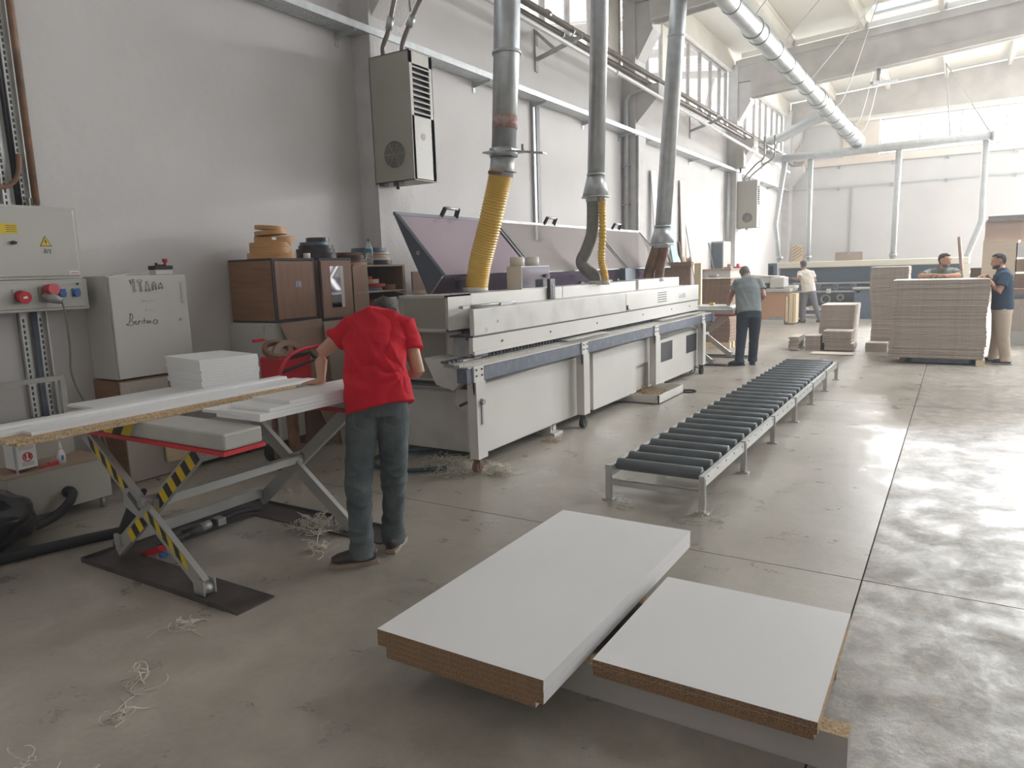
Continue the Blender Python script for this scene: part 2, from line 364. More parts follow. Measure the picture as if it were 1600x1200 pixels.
def roofz(x): return 8.0 + .064 * (x + 6.2)
def roof_piece(x0, x1, y0, y1, th=.12):
    return MB().prism([(x0, roofz(x0)), (x1, roofz(x1)), (x1, roofz(x1) + th), (x0, roofz(x0) + th)], 'y', y0, y1)
rf = None
SKY = [(5.9, 6.7), (10.0, 12.0), (14.1, 14.9), (17.9, 19.9), (22.15, 23.05), (26.5, 28.5), (30.6, 31.2)]
SX = {10.0: -.2, 17.9: 1.7, 26.5: 3.2}  # left edges of the wide mid-bay rooflights, added out of view for top-down light
segs = []; y = YB
for a, b in SKY[1:]: segs.append((y, a)); y = b
segs.append((y, YF + .25))
ce = struct('ceiling', roof_piece(-6.6, -2.35, YB, YF - .1), M_roof)
for a, b in segs[:-2]: obj('roof_sheet', roof_piece(-2.35, XR + .3, a, b), M_roof, ce)
obj('roof_sheet', roof_piece(-2.35, XR + .3, segs[-2][0], YF - .1), M_roof, ce)
for a, b in SKY[1:6]:
    xa = SX.get(a, -2.35)
    if xa > -2.35: obj('roof_sheet', roof_piece(-2.35, xa, a, b), M_roof, ce)
    mb = MB(); n = int((b - a) / .05)
    for i in range(n):   # corrugated translucent sheet
        y0 = a + i * .05
        mb.prism([(xa, roofz(xa) + .05), (XR, roofz(XR) + .05), (XR, roofz(XR) + .06 + .02 * (i % 2)), (xa, roofz(xa) + .06 + .02 * (i % 2))], 'y', y0, y0 + .05)
    obj('rooflight_sheet', mb, glass_mat('rooflight', (.95, .97, 1), .45, .3, .03), ce)
for k, x in enumerate([-4.5 + 1.87 * i for i in range(11)]):
    for a, b in ((-3.9, 6.3), (7.1, 14.7), (15.35, 23.1), (23.55, 31.5)):
        z = roofz(x)
        mb = MB().prism([(x - .09, z - .01), (x + .09, z - .01), (x + .05, z - .30), (x - .05, z - .30)], 'y', a + .05, b - .05)
        mb.prism([(x - .09, z - .01), (x + .09, z - .01), (x + .09, z - .12), (x - .09, z - .12)], 'y', a, b)
        p = obj('purlin', mb, M_purlin, ce)
        if k < 5 and b == 23.1:
            obj('purlin_bracket', MB().prism([(b - .02, z - .3), (b - .16, z - .3), (b - .02, z - .1)], 'x', x + .1, x + .13), M_galv2, ce)

def column(y0, y1, i):
    mb = MB().box(XW, -6.02, y0, y1, 0, 7.62)
    c = struct('concrete_column', mb, M_conc2)
    ym, yn = y0 + .05, y1 - .05
    obj('crane_corbel', MB().prism([(-6.03, 5.45), (-5.52, 5.45), (-5.52, 5.2), (-6.03, 4.68)], 'y', ym, yn), M_conc2, c)
    obj('haunch', MB().prism([(-6.03, 5.98), (-5.66, 6.55), (-5.66, 7.08), (-6.03, 7.08)], 'y', ym, yn), M_conc2, c)
    obj('chamfer_rib', MB().prism([(-6.0, 5.98), (-5.97, 5.98), (-5.63, 6.53), (-5.66, 6.56)], 'y', y0 + .02, y0 + .045), M_conc, c)
for i, (a, b) in enumerate(COLY): column(a, b, i)
def beam(y0, y1):
    def zb(x): return 6.62 + .078 * (x + 5.65)
    def zt(x): return min(roofz(x) - .22, 7.72 + .0605 * (x + 6.1))
    mb = MB().prism([(-6.10, 7.1), (-5.65, 7.1), (-5.65, zb(-5.65)), (XR, zb(XR)), (XR, zt(XR)), (-6.10, zt(-6.1))], 'y', y0 + .06, y1 - .06)
    b = struct('roof_beam', mb, M_conc)
    obj('lower_flange', MB().prism([(-5.6, zb(-5.6)), (XR, zb(XR)), (XR, zb(XR) + .18), (-5.6, zb(-5.6) + .18)], 'y', y0, y1), M_conc, b)
    obj('upper_flange', MB().prism([(-6.0, zt(-6.0) - .2), (XR, zt(XR) - .2), (XR, zt(XR)), (-6.0, zt(-6.0))], 'y', y0, y1), M_conc, b)
    obj('roof_flashing', MB().prism([(-5.9, zt(-5.9) + .02), (XR, zt(XR) + .02), (XR, zt(XR) + .16), (-5.9, zt(-5.9) + .16)], 'y', y0 - .03, y0), M_roof, b)
for a, b in ((-1.3, -.95), (6.5, 6.95), (14.75, 15.15), (23.1, 23.5)): beam(a, b)
gb = MB().prism([(-6.1, 7.1), (XR, 7.1), (XR, roofz(XR) - .08), (-6.1, roofz(-6.1) - .08)], 'y', YF - .35, YF + .1)
g_ = struct('roof_beam', gb, M_conc)
obj('lower_flange', MB().prism([(-5.9, 6.98), (XR, 6.98), (XR, 7.1), (-5.9, 7.1)], 'y', YF - .42, YF + .12), M_purlin, g_)
# far wall infill panels beside the windows
ip = struct('trim_3', MB().box(-5.75, -4.22, YF + .02, YF + .2, 5.66, 7.0), M_wallfar)
obj('infill_panel', MB().box(XW, -5.78, YF - .02, YF + .2, 5.66, 7.0), M_warm, ip)
obj('infill_panel', MB().box(-4.19, -2.9, YF + .02, YF + .2, 5.66, 7.0), M_warm, ip)
obj('infill_post', MB().box(-4.26, -4.16, YF - .04, YF + .22, 5.5, 7.0), M_conc, ip)

def window(n, axis, a0, a1, z0, z1, pos, splits, solid=()):
    """frame with mullions at the given fractions, and a glass pane in each bay"""
    f = MB(); t = .022
    def bx(mb, p, q, r, s_, d0, d1):
        return mb.box(d0, d1, p, q, r, s_) if axis == 'x' else mb.box(p, q, d0, d1, r, s_)
    d0, d1 = pos - .05, pos + .05
    bx(f, a0, a1, z0, z0 + .05, d0, d1); bx(f, a0, a1, z1 - .05, z1, d0, d1)
    w = struct('window_%d' % n, f, M_frame)
    e = [a0] + list(splits) + [a1]
    for s_ in e:
        obj('mullion', bx(MB(), s_ - t, s_ + t, z0 + .05, z1 - .05, d0, d1), M_frame, w)
    for i in range(len(e) - 1):
        if i in solid: obj('blank_panel', bx(MB(), e[i] + t, e[i + 1] - t, z0 + .05, z1 - .05, pos - .02, pos + .02), M_purlin, w)
        else: obj('pane', bx(MB(), e[i] + t, e[i + 1] - t, z0 + .05, z1 - .05, pos - .006, pos + .006), M_glass, w)
    return w
window(1, 'x', 7.45, 14.9, 5.78, 7.45, -6.38, [8.5, 9.6, 10.7, 11.6, 12.55, 13.5], (6,))
window(2, 'x', 15.6, 23.1, 5.78, 7.45, -6.38, [16.55, 17.45, 18.55, 19.5, 20.5, 21.5, 22.4], (2,))
window(3, 'x', 23.85, 31.3, 5.78, 7.45, -6.38, [24.6, 25.5, 26.7, 27.6, 28.5, 29.5, 30.4])
window(4, 'x', -.75, 6.7, 5.78, 7.45, -6.38, [1, 2.5, 4, 5.4])
window(5, 'y', -2.86, 15, 5.66, 6.98, YF + .08, [-1.53, -.23, 1.14, 2.5, 3.9, 5.3, 6.7, 8.1, 9.5, 10.9, 12.3, 13.7])
window(6, 'x', 12, YF, 4.2, 7.4, XR + .1, [16, 20, 24, 28])
ww = [o for o in bpy.data.objects if o.name == 'window_5'][0]
obj('outside_post', MB().box(-.62, -.42, YF + .75, YF + .9, 4.6, 7.4).box(1.0, 1.0 + .3, YF + .75, YF + .9, 4.6, 7.4).box(-2.75, -2.6, YF + .75, YF + .9, 4.6, 7.4), M_navycab, ww)
# neighbouring canopy seen through the clerestory
can = struct('outside_canopy', MB().box(-12.6, -12.4, 4, 40, 5.0, 9.6), M_purlin)
for i in range(60):
    obj('roof_slat', MB().obox((-6.9, 4 + i * .55, 8.9), (-12.5, 4 + i * .55, 9.5), .3, .04), M_purlin, can)
for y in (11, 14.5, 18, 21.5, 25, 28.5): obj('rafter', MB().obox((-6.9, y, 8.6), (-12.5, y, 9.3), .16, .25), M_frame, can)
for y in (12, 17.2, 23, 27): obj('brace', MB().obox((-8.6, y, 5.2), (-8.6, y + 2.4, 8.9), .12, .12), M_frame, can)

# ================================================================== WALL SERVICES
# perforated cable tray with brackets
t = thing('cable_tray', 'long perforated galvanised cable tray along the left wall', 'cable tray', (-6.2, 14, 4.48))
mb = MB().box(-6.262, -6.258, YB, 31.9, 4.48, 4.55).box(-6.005, -6.0, YB, 31.9, 4.48, 4.56).box(-6.262, -6.24, YB, 31.9, 4.478, 4.482).box(-6.02, -6.0, YB, 31.9, 4.478, 4.482)
obj('side_rail', mb, M_galv2, t)
mb = MB()
for i in range(300): mb.box(-6.24, -6.02, 3 + i * .05, 3.03 + i * .05, 4.479, 4.482)
for x in (-6.2, -6.155, -6.11, -6.065): mb.box(x, x + .014, 3, 18, 4.4785, 4.4815)
mb.box(-6.24, -6.02, 18, 31.9, 4.479, 4.482)
obj('perforated_base', mb, M_galv2, t)
for y in (4.0, 6.5, 9.3, 11.0, 12.97, 14.7, 15.8, 17.6, 19.4, 21.4, 23.2, 25, 26.8, 28.6, 30.4):
    x0 = XW if not any(a - .05 < y < b + .05 for a, b in COLY) else -6.02
    if x0 > -6.1: continue
    obj('bracket', MB().box(x0, x0 + .012, y - .03, y + .03, 4.32, 4.48).prism([(x0, 4.47), (-5.99, 4.47), (-5.99, 4.445), (x0, 4.39)], 'y', y - .006, y + .006), M_galv2, t)
# three pipes on triangular wall brackets
def pipe(name, label, pts, r, m, group=None, rings=()):
    t = thing(name, label, 'pipe', pts[0], group)
    obj('pipe_run', MB().tube(pts, r, 12), m, t)
    for p in rings: obj('coupling', MB().tube([(p[0], p[1] - .05, p[2]), (p[0], p[1] + .05, p[2])], r * 1.18, 12), m, t)
    return t
pipe('compressed_air_pipe', 'brown painted pipe nearest the room, on the upper wall brackets', [(-5.62, YB, 5.62), (-5.62, 29.5, 5.50), (-5.5, 29.9, 5.4), (-5.2, 29.9, 5.40)], .05, M_pipe_b, rings=[(-5.62, y, 5.60 - .0035 * y + .02) for y in (3, 10.4, 16.5, 22)])
pipe('compressed_air_pipe', 'dark brown pipe running just behind and below the brown pipe', [(-5.80, YB, 5.56), (-5.80, 29.6, 5.44), (-5.7, 30.1, 5.34), (-5.3, 30.1, 5.34)], .055, M_pipe_b, rings=[(-5.80, y, 5.55 - .003 * y) for y in (4, 11.6, 18.7)])
pipe('plastic_pipe', 'pale plastic pipe below the two brown pipes on the left wall', [(-5.47, YB, 5.30), (-5.47, 9.2, 5.235), (-5.47, 28.4, 4.91)], .036, M_pipe_w, rings=[(-5.47, y, 5.392 - .0170 * y) for y in (12.7, 16.0, 19.5, 22.9, 26.3)])
for y in (2.9, 11.2, 19.45, 27.7):
    t = thing('pipe_bracket', {2.9: 'triangular grey pipe bracket out past the left edge', 11.2: 'triangular grey pipe bracket on the wall between first and second ceiling duct drop', 19.45: 'triangular grey pipe bracket on the wall under the middle clerestory window', 27.7: 'triangular grey pipe bracket farthest along the left wall'}[y], 'bracket', (XW, y, 5.05), 'pipe brackets on the left wall')
    obj('wall_plate', MB().box(XW, XW + .03, y - .04, y + .04, 5.0, 5.68), M_steel, t)
    obj('arm', MB().obox((XW + .02, y, 5.2), (-5.42, y, 5.42), .05, .06), M_steel, t)
    obj('diagonal_strut', MB().obox((XW + .02, y, 5.64), (-5.92, y, 5.3), .04, .05), M_steel, t)
    for x in (-5.62, -5.8): obj('pipe_clamp', MB().ring((x, y, 5.55 - .003 * y), .075, .06, .02, 16, axis='y'), M_galv2, t)
# vertical trunking below the tray
t = thing('cable_riser', 'dark slotted cable riser dropping from the tray behind the big machine', 'cable riser', (-6.27, 11.1, 2.2))
obj('channel', MB().box(XW, XW + .05, 10.98, 11.06, 2.2, 4.44), M_steel, t); obj('cable', MB().box(XW, XW + .06, 11.07, 11.18, 2.2, 4.44), M_tapeblk, t)
t = thing('conduit_riser', 'pair of steel conduits climbing the second concrete column', 'conduit', (-6.2, 14.85, 1))
obj('conduit', MB().tube([(-6.2, 14.86, 1), (-6.2, 14.86, 5.15), (-6.1, 14.86, 5.3), (-5.8, 14.86, 5.36)], .05, 10), M_galv2, t)
obj('conduit', MB().tube([(-6.02 + .04, 14.95, 1), (-6.02 + .04, 14.95, 4.44)], .035, 10), M_steel, t)
for z in (2.2, 3.0, 3.8): obj('clip', MB().box(XW, -6.12, 14.8, 14.93, z, z + .03), M_steel, t)
t = thing('conduit_riser', 'pair of grey conduits climbing beside the third concrete column', 'conduit', (-6.1, 23, 2.1))
obj('conduit', MB().tube([(-6.2, 22.9, 2.2), (-6.2, 22.9, 4.44)], .045, 8), M_galv2, t)
obj('conduit', MB().tube([(-6.2, 23.05, 2.2), (-6.2, 23.05, 4.44)], .035, 8), M_steel, t)
t = thing('junction_box', 'small beige junction box high on the third column', 'electrical box', (-5.9, 23.1, 4.6))
obj('box_body', MB().rbox(-6.02, -5.78, 23.02, 23.32, 4.58, 5.15, .01), M_acbox, t); obj('front_cover', MB().box(-5.78, -5.77, 23.05, 23.29, 4.62, 5.1), M_acfront, t)
obj('cable_gland', MB().cyl((-5.9, 23.17, 4.44), (-5.9, 23.17, 4.6), .03, 8), M_dark, t)

def ac_unit(y0, label, near):
    x0, x1, y1, z0, z1 = -6.02, -5.42, y0 + .42, 2.77, 4.2
    t = thing('cooling_unit', label, 'cooling unit', (x0, y0, z0), 'wall-hung cooling cabinets')
    mb = MB().box(x0, x1, y0, y0 + .01, z0, z1).box(x0, x0 + .01, y0, y1, z0, z1).box(x0, x1, y1 - .01, y1, z0, z1).box(x0, x1, y0, y1, z1 - .01, z1).box(x0, x1, y0, y1, z0, z0 + .01)
    obj('housing', mb, M_acbox, t)
    obj('interior', MB().box(x0 + .02, x1 - .06, y0 + .03, y1 - .03, z0 + .1, z1 - .03), M_dark, t)
    f = MB().box(x1 - .012, x1, y0 + .01, y0 + .05, z0 + .02, z1 - .01).box(x1 - .012, x1, y1 - .06, y1, z0 + .02, z1 - .01).box(x1 - .012, x1, y0, y1, z1 - .14, z1 - .01)
    f.box(x1 - .012, x1, y0 + .01, y1, z0 + .02, z0 + .72); obj('louvre_frame', f, M_acfront, t)
    for i in range(9):
        z = z0 + .75 + i * .062
        obj('louvre', MB()._add([(x1 - .05, y0 + .04, z + .045), (x1 - .05, y1 - .05, z + .045), (x1 + .004, y1 - .05, z + .012), (x1 + .004, y0 + .04, z + .012), (x1 + .004, y0 + .04, z), (x1 + .004, y1 - .05, z), (x1 - .05, y1 - .05, z + .03), (x1 - .05, y0 + .04, z + .03)], [(0, 3, 2, 1), (3, 4, 5, 2), (4, 7, 6, 5), (0, 1, 6, 7)]), M_acfront, t)
    c = (-5.70, y0, 3.08)
    obj('fan_opening', MB().cyl((c[0], y0 - .004, c[2]), (c[0], y0 + .002, c[2]), .155, 32), M_dark, t)
    g = MB()
    for r in (.155, .135, .115, .095, .075, .055, .035): g.ring((c[0], y0 - .004, c[2]), r, r - .006, .008, 32, axis='y')
    for a in (0, 60, 120): g.obox((c[0] - .15 * math.cos(math.radians(a)), y0 - .012, c[2] - .15 * math.sin(math.radians(a))), (c[0] + .15 * math.cos(math.radians(a)), y0 - .012, c[2] + .15 * math.sin(math.radians(a))), .006, .005, (0, 1, 0))
    obj('fan_guard', g, M_acbox, t)
    obj('bottom_bracket', MB().box(-5.98, -5.9, y0 + .02, y0 + .1, z0 - .03, z0).box(-5.76, -5.68, y0 + .02, y0 + .12, z0 - .04, z0).cyl((-5.72, y0 + .05, z0 - .08), (-5.72, y0 + .05, z0), .02), M_dark if near else M_steel, t)
    obj('maker_badge', MB().cyl((x1, y0 + .2, z0 + .5), (x1 + .003, y0 + .2, z0 + .5), .04, 20), M_acbox, t)
    return t
ac_unit(6.72, 'large beige cooling cabinet with louvres and fan on the first column', True)
ac_unit(23.3, 'small-looking beige cooling cabinet farther back on the third column', False)
for lab, pts in (('left of two dark hoses rising from the near cooling cabinet', [(-5.90, 6.85, 4.2), (-5.90, 6.85, 4.33), (-5.80, 6.85, 4.50), (-5.70, 6.86, 4.8), (-5.6, 6.9, 5.1), (-5.6, 7.0, 5.5)]), ('right hose with a lever valve on the near cooling cabinet', [(-5.62, 6.85, 4.2), (-5.60, 6.85, 4.32), (-5.5, 6.85, 4.48), (-5.38, 6.9, 4.72), (-5.27, 6.95, 4.95), (-5.27, 7.0, 5.5)])):
    t = thing('refrigerant_hose', lab, 'hose', pts[0], 'hoses of the near cooling cabinet')
    obj('hose_body', MB().tube(smooth_path(pts, 5), .028, 10), M_pipe_b, t)
    obj('fitting', MB().tube([pts[2], Vector(pts[2]).lerp(Vector(pts[3]), .45)], .042, 10), M_galv, t)
    if 'valve' in lab: obj('valve_lever', MB().obox((-5.44, 6.82, 4.62), (-5.38, 6.72, 4.82), .02, .01), M_galv, t)
for k, dx in enumerate((0, .3)):
    pts = [(-5.85 + dx * .6, 23.45, 4.2), (-5.82 + dx * .6, 23.45, 4.35), (-5.5 + dx, 23.5, 4.7), (-5.3 + dx, 23.6, 4.9), (-5.3 + dx, 23.6, 5.5)]
    tag(obj('refrigerant_hose', MB().tube(smooth_path(pts, 4), .025, 8), M_pipe_b), ['left thin hose above the far cooling cabinet', 'right thin hose above the far cooling cabinet'][k], 'hose', 'hoses of the far cooling cabinet')
# far wall conduits
for lab, z in (('upper conduit running across the far wall under the windows', 5.37), ('lower conduit running across the far wall', 4.53)):
    t = thing('wall_conduit', lab, 'conduit', (0, YF - .05, z), 'conduits on the far wall')
    obj('conduit', MB().box(-6.0, XR, YF - .06, YF - .02, z, z + .05), M_steel if z > 5 else M_galv2, t)
    for x in (-4.3, -2.4, -.6, 1.5): obj('clip', MB().box(x - .05, x + .05, YF - .1, YF, z - .09, z + .04), M_steel, t)
tag(obj('wall_conduit', MB().box(-3.84, -3.78, YF - .06, YF - .01, 1.9, 4.5), M_steel), 'dark conduit dropping down the middle of the far wall', 'conduit')
tag(obj('tool_board', MB().box(-4.3, -3.3, YF - .05, YF, 1.5, 2.0), M_mdf), 'low brown board on the far wall behind the long machine', 'board')
sb = thing('slotted_panel', 'cream panel with red diagonal slots by the far left corner', 'panel', (-5.9, YF - .3, 1.0))
obj('panel_face', MB().box(-5.92, -5.48, YF - .32, YF - .28, 1.2, 2.35), M_lightw, sb)
for k in range(5): obj('slot', MB().obox((-5.9, YF - .325, 1.72 + k * .13), (-5.5 + (0 if k < 3 else -.06 * (k - 2)), YF - .325, 1.98 + k * .13 - (0.04 * k if k > 2 else 0)), .02, .03, (0, 1, 0)) if k < 3 else MB().obox((-5.9, YF - .325, 1.72 + k * .13), (-5.72 + .09 * (4 - k), YF - .325, 1.98 + k * .13 - .1 - .06 * (k - 3)), .02, .03, (0, 1, 0)), M_hbrown, sb)

# ================================================================== EXTRACTION DUCTS
def seg_duct(t, pts, rs, ring_every, m=M_galv, n=24):
    obj('duct_pipe', MB().tube(pts, rs, n), m, t)
    L = 0; P = [Vector(p) for p in pts]
    for i in range(len(P) - 1):
        d = P[i + 1] - P[i]; k = int(d.length / ring_every)
        for j in range(k + 1):
            f = (j + .35) * ring_every / d.length
            if f >= 1: break
            p = P[i] + d * f; u = d.normalized(); r = (rs[i] * (1 - f) + rs[i + 1] * f) if isinstance(rs, list) else rs
            obj('joint_ring', MB().tube([p - u * .012, p + u * .012], r * 1.07, n), M_steel if ring_every < 1.3 else M_galv2, t)
t = thing('main_extraction_duct', 'long galvanised ceiling duct hanging on white ropes', 'duct', (-3, 16, 5.2))
seg_duct(t, [(-3, 3.0, 5.36), (-3, 12, 5.38), (-3, 12.4, 5.38), (-3, 18, 5.40), (-3, 18.4, 5.40), (-3, 23, 5.42), (-3, 23.4, 5.42), (-3, 26.2, 5.44)], [.14, .14, .165, .165, .195, .195, .215, .215], 1.1)
for k, (y, x2, y2) in enumerate(((12.6, -1.1, 13.6), (14.6, -1.1, 15.8), (17.6, -1.1, 18.6), (21.0, -2.1, 21.3), (24.4, -2.3, 24.6), (25.8, -2.3, 26))):
    tag(obj('suspension_rope', MB().tube(smooth_path([(-3.05, y, 5.56), (-2.8 + k * .02, y + .15, 5.95), (x2, y2, roofz(x2) - .2)], 4), .012, 6), M_pipe_w), 'thin white rope %s holding the ceiling duct to the roof' % ['nearest the camera', 'second from the near end', 'third from the near end', 'fourth from the near end', 'second from the far end', 'at the far end'][k], 'rope', 'ropes holding the main duct')
t = thing('branch_duct', 'grey duct loop from the ceiling duct to the hanging manifold pipe', 'duct', (-4.5, 24, 5.5))
seg_duct(t, smooth_path([(-3.0, 20.6, 5.42), (-3.9, 22.4, 5.52), (-5.0, 24.8, 5.62), (-5.75, 26.0, 5.68), (-5.95, 26.3, 5.45), (-5.6, 26.1, 5.2), (-5.2, 26.0, 5.12)], 5), .15, 9, M_galv2)
t = thing('manifold_pipe', 'horizontal grey manifold pipe hanging over the far machine', 'duct', (-2.4, 26, 5.0))
seg_duct(t, [(-5.3, 26, 5.10), (.62, 26, 5.14)], .13, 9, M_galv2)
obj('end_cap', MB().cyl((.6, 26, 5.14), (.66, 26, 5.14), .16, 20), M_galv2, t)
DROP = [('bent grey drop pipe leftmost under the hanging manifold', [(-5.15, 26, 5.05), (-5.42, 26, 2.95), (-5.25, 26, 1.62)]), ('straight drop pipe second from the left under the manifold', [(-4.36, 26, 5.0), (-4.34, 26, 1.62)]), ('drop pipe in the middle of the manifold', [(-1.79, 26, 5.05), (-1.81, 26, 1.6)]), ('bent drop pipe at the right end of the manifold', [(.46, 26, 5.1), (.49, 26, 2.72), (.18, 26, 1.7), (.18, 26, 1.0)])]
for lab, pts in DROP:
    t = thing('drop_pipe', lab, 'duct', pts[-1], 'drop pipes of the far manifold')
    seg_duct(t, pts, .085, 9, M_galv2, 16)
    obj('collar', MB().cyl(Vector(pts[-1]) + Vector((0, 0, .15)), Vector(pts[-1]) + Vector((0, 0, .25)), .11, 16), M_steel, t)
for k, (x, m_) in enumerate(((-.45, M_steel), (.55, M_steel))):
    tag(obj('suspension_cable', MB().tube([(-.75, 29.2, roofz(-.75) - .3), (x, 26.05, 5.25)], .02, 6), m_), ['left steel cable of the V holding the manifold', 'right steel cable of the V holding the manifold'][k], 'cable', 'cables holding the manifold')
t = thing('light_fitting', 'dark linear light fitting hanging below the far roof beam', 'light fitting', (-2.0, 23.3, 6.6))
obj('stem', MB().cyl((-2.2, 23.3, 6.55), (-2.2, 23.3, 6.9), .05, 8), M_steel, t); obj('lamp_body', MB().obox((-2.35, 23.1, 6.5), (-1.8, 23.9, 6.62), .1, .09), M_steel, t)

# three drops over the edge bander
t = thing('extraction_drop', 'nearest steel extraction duct with blast gate and yellow corrugated hose', 'duct', (-3.6, 5.7, 2.5))
seg_duct(t, [(-3.26, 5.7, 7.9), (-3.496, 5.7, 3.61), (-3.558, 5.7, 2.76)], [.12, .115, .11], 9)
obj('joint_ring', MB().cyl((-3.496, 5.7, 3.575), (-3.496, 5.7, 3.60), .129, 24), M_galv2, t)
obj('tape_patch', MB().cyl((-3.54, 5.7, 2.951), (-3.532, 5.7, 3.062), .1140, 24), mat('faded_red_label', (.42, .36, .34), .6, col2=(.46, .20, .16), scale=28, lo=.45, hi=.6), t)
g = obj('blast_gate', MB().box(-3.71, -3.40, 5.58, 5.82, 2.744, 2.758).cyl((-3.56, 5.7, 2.71), (-3.56, 5.7, 2.785), .129, 24), M_galv, t)
obj('gate_slide', MB().obox((-3.45, 5.7, 2.753), (-3.146, 5.72, 2.703), .09, .012).cyl((-3.36, 5.7, 2.75), (-3.36, 5.7, 2.80), .012, 8), M_steel, g)
obj('lower_collar', MB().cyl((-3.57, 5.7, 2.712), (-3.592, 5.7, 2.546), .109, 24), M_galv2, t)
path = smooth_path([(-3.592, 5.7, 2.60), (-3.643, 5.7, 2.418), (-3.75, 5.7, 2.086), (-3.862, 5.7, 1.774), (-3.92, 5.7, 1.515)], 54); rs = [.101 + (0, .009, .009, 0)[i % 4] for i in range(len(path))]
h = obj('corrugated_hose', MB().tube(path, rs, 24), M_yel, t)
obj('hose_strap', MB().tube([(-3.597, 5.7, 2.583), (-3.602, 5.7, 2.556)], .115, 20).obox((-3.496, 5.61, 2.574), (-3.367, 5.57, 2.546), .03, .01), M_hbrown, t)
obj('hose_spigot', MB().cyl((-3.925, 5.7, 1.506), (-3.925, 5.7, 1.55), .12, 24), M_mach, t)
def two_hose_drop(name, label, x_t, xm, y, z_c, r, ha, hb):
    t = thing(name, label, 'duct', (xm, y, z_c - .3))
    seg_duct(t, [(x_t, y, 7.95), (xm, y, z_c)], [r, r], 9)
    obj('joint_ring', MB().cyl((xm, y, z_c - .01), (xm, y, z_c + .015), r * 1.08, 24), M_galv2, t)
    obj('cone_hood', MB().cyl((xm, y, z_c), (xm - .01, y, z_c - .25), r, 24, r2=r * 1.55).cyl((xm - .01, y, z_c - .25), (xm - .01, y, z_c - .265), r * 1.65, 24), M_galv, t)
    for nm, pts, rr, m, corr in (ha, hb):
        p = smooth_path(pts, 28 if corr else 6); k = len(p)
        obj(nm, MB().tube(p, [rr + (rr * (-.06, .14, .14, -.06)[i % 4] if corr else 0) for i in range(k)], 16), m, t)
        obj('hose_cuff', MB().cyl(pts[0], Vector(pts[0]) + Vector((0, 0, -.07)), rr * 1.12, 16), M_galv2, t)
        obj('hose_spigot', MB().cyl(Vector(pts[-1]) + Vector((0, 0, -.02)), Vector(pts[-1]) + Vector((0, 0, .03)), rr * 1.2, 16), M_mach, t)
    return t
two_hose_drop('extraction_drop', 'middle steel extraction duct with grey S-bent hose and thin yellow hose', -3.54, -3.733, 8.032, 2.787, .102,
    ('fabric_hose', [(-3.78, 8.032, 2.55), (-3.78, 8.032, 2.314), (-3.799, 8.032, 2.097), (-3.874, 8.032, 1.908), (-3.941, 8.032, 1.776), (-3.874, 8.032, 1.672), (-3.78, 8.032, 1.606), (-3.752, 8.032, 1.511)], .074, M_hgrey, False),
    ('corrugated_hose', [(-3.657, 8.032, 2.55), (-3.657, 8.032, 2.361), (-3.657, 8.032, 2.078), (-3.676, 8.032, 1.794), (-3.638, 8.032, 1.624), (-3.619, 8.032, 1.511)], .040, M_yel, True))
two_hose_drop('extraction_drop', 'farthest steel extraction duct over the machine with two brown hoses', -3.26, -3.682, 10.175, 2.255, .113,
    ('leather_hose', [(-3.746, 10.175, 2.024), (-3.792, 10.175, 1.885), (-3.866, 10.175, 1.681), (-3.903, 10.175, 1.496)], .079, M_hbrown, False),
    ('leather_hose', [(-3.654, 10.175, 2.024), (-3.672, 10.175, 1.885), (-3.718, 10.175, 1.681), (-3.737, 10.175, 1.496)], .065, M_hbrown, False))

# ================================================================== EDGE BANDING MACHINE
m = thing('edge_banding_machine', 'long cream panel edge banding machine with smoked lid and dark blue front rail', 'machine', (-4.0, 8.0, 0))
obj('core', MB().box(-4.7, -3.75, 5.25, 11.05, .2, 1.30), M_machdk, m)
# base skirts
b = obj('base_end_panel', MB().box(-4.45, -3.64, 5.16, 5.2, .08, .66), M_mach2, m)
obj('base_end_panel', MB().box(-4.76, -4.47, 5.18, 5.22, .08, .64), M_mach2, m)
obj('base_back_panel', MB().box(-4.78, -4.74, 5.22, 11.1, .08, 1.2), M_mach2, m)
def skirt(y0, y1, z0, z1, cut=None):
    mb = MB(); x0, x1 = -3.5, -3.45
    if cut:
        a, b, c, d = cut
        mb.box(x0, x1, y0, a, z0, z1).box(x0, x1, b, y1, z0, z1).box(x0, x1, a, b, d, z1)
        mb.box(x0, x0 + .012, a, b, c, d - .05)
    else: mb.box(x0, x1, y0, y1, z0, z1)
    o = obj('skirt_panel', mb, M_mach, m)
    obj('folded_lip', MB().tube([(x1 - .012, y0, z1), (x1 - .012, y1, z1)], .014, 10), M_mach, o)
    obj('sloping_cover', MB().prism([(x1 - .01, z1 - .01), (x1 - .01, z1 + .01), (-3.62, z1 + .14), (-3.66, z1 + .12)], 'y', y0, y1), M_mach2, m)
    return o
skirt(4.95, 7.02, .13, .74); skirt(7.28, 9.12, .10, .745, (8.56, 8.98, .10, .44))
s3 = skirt(9.42, 11.12, .08, .69)
for a, b_ in ((9.47, 9.93), (10.56, 11.06)):
    o = obj('inspection_window', MB().box(-3.452, -3.446, a, b_, .37, .64), M_dark, m)
obj('corner_post', MB().tube([(-3.47, 9.18, .2), (-3.47, 9.18, .74)], .04, 14), M_mach, m)
obj('base_joint_strip', MB().box(-3.62, -3.5, 5.2, 11.1, .10, .70), M_mach2, m)
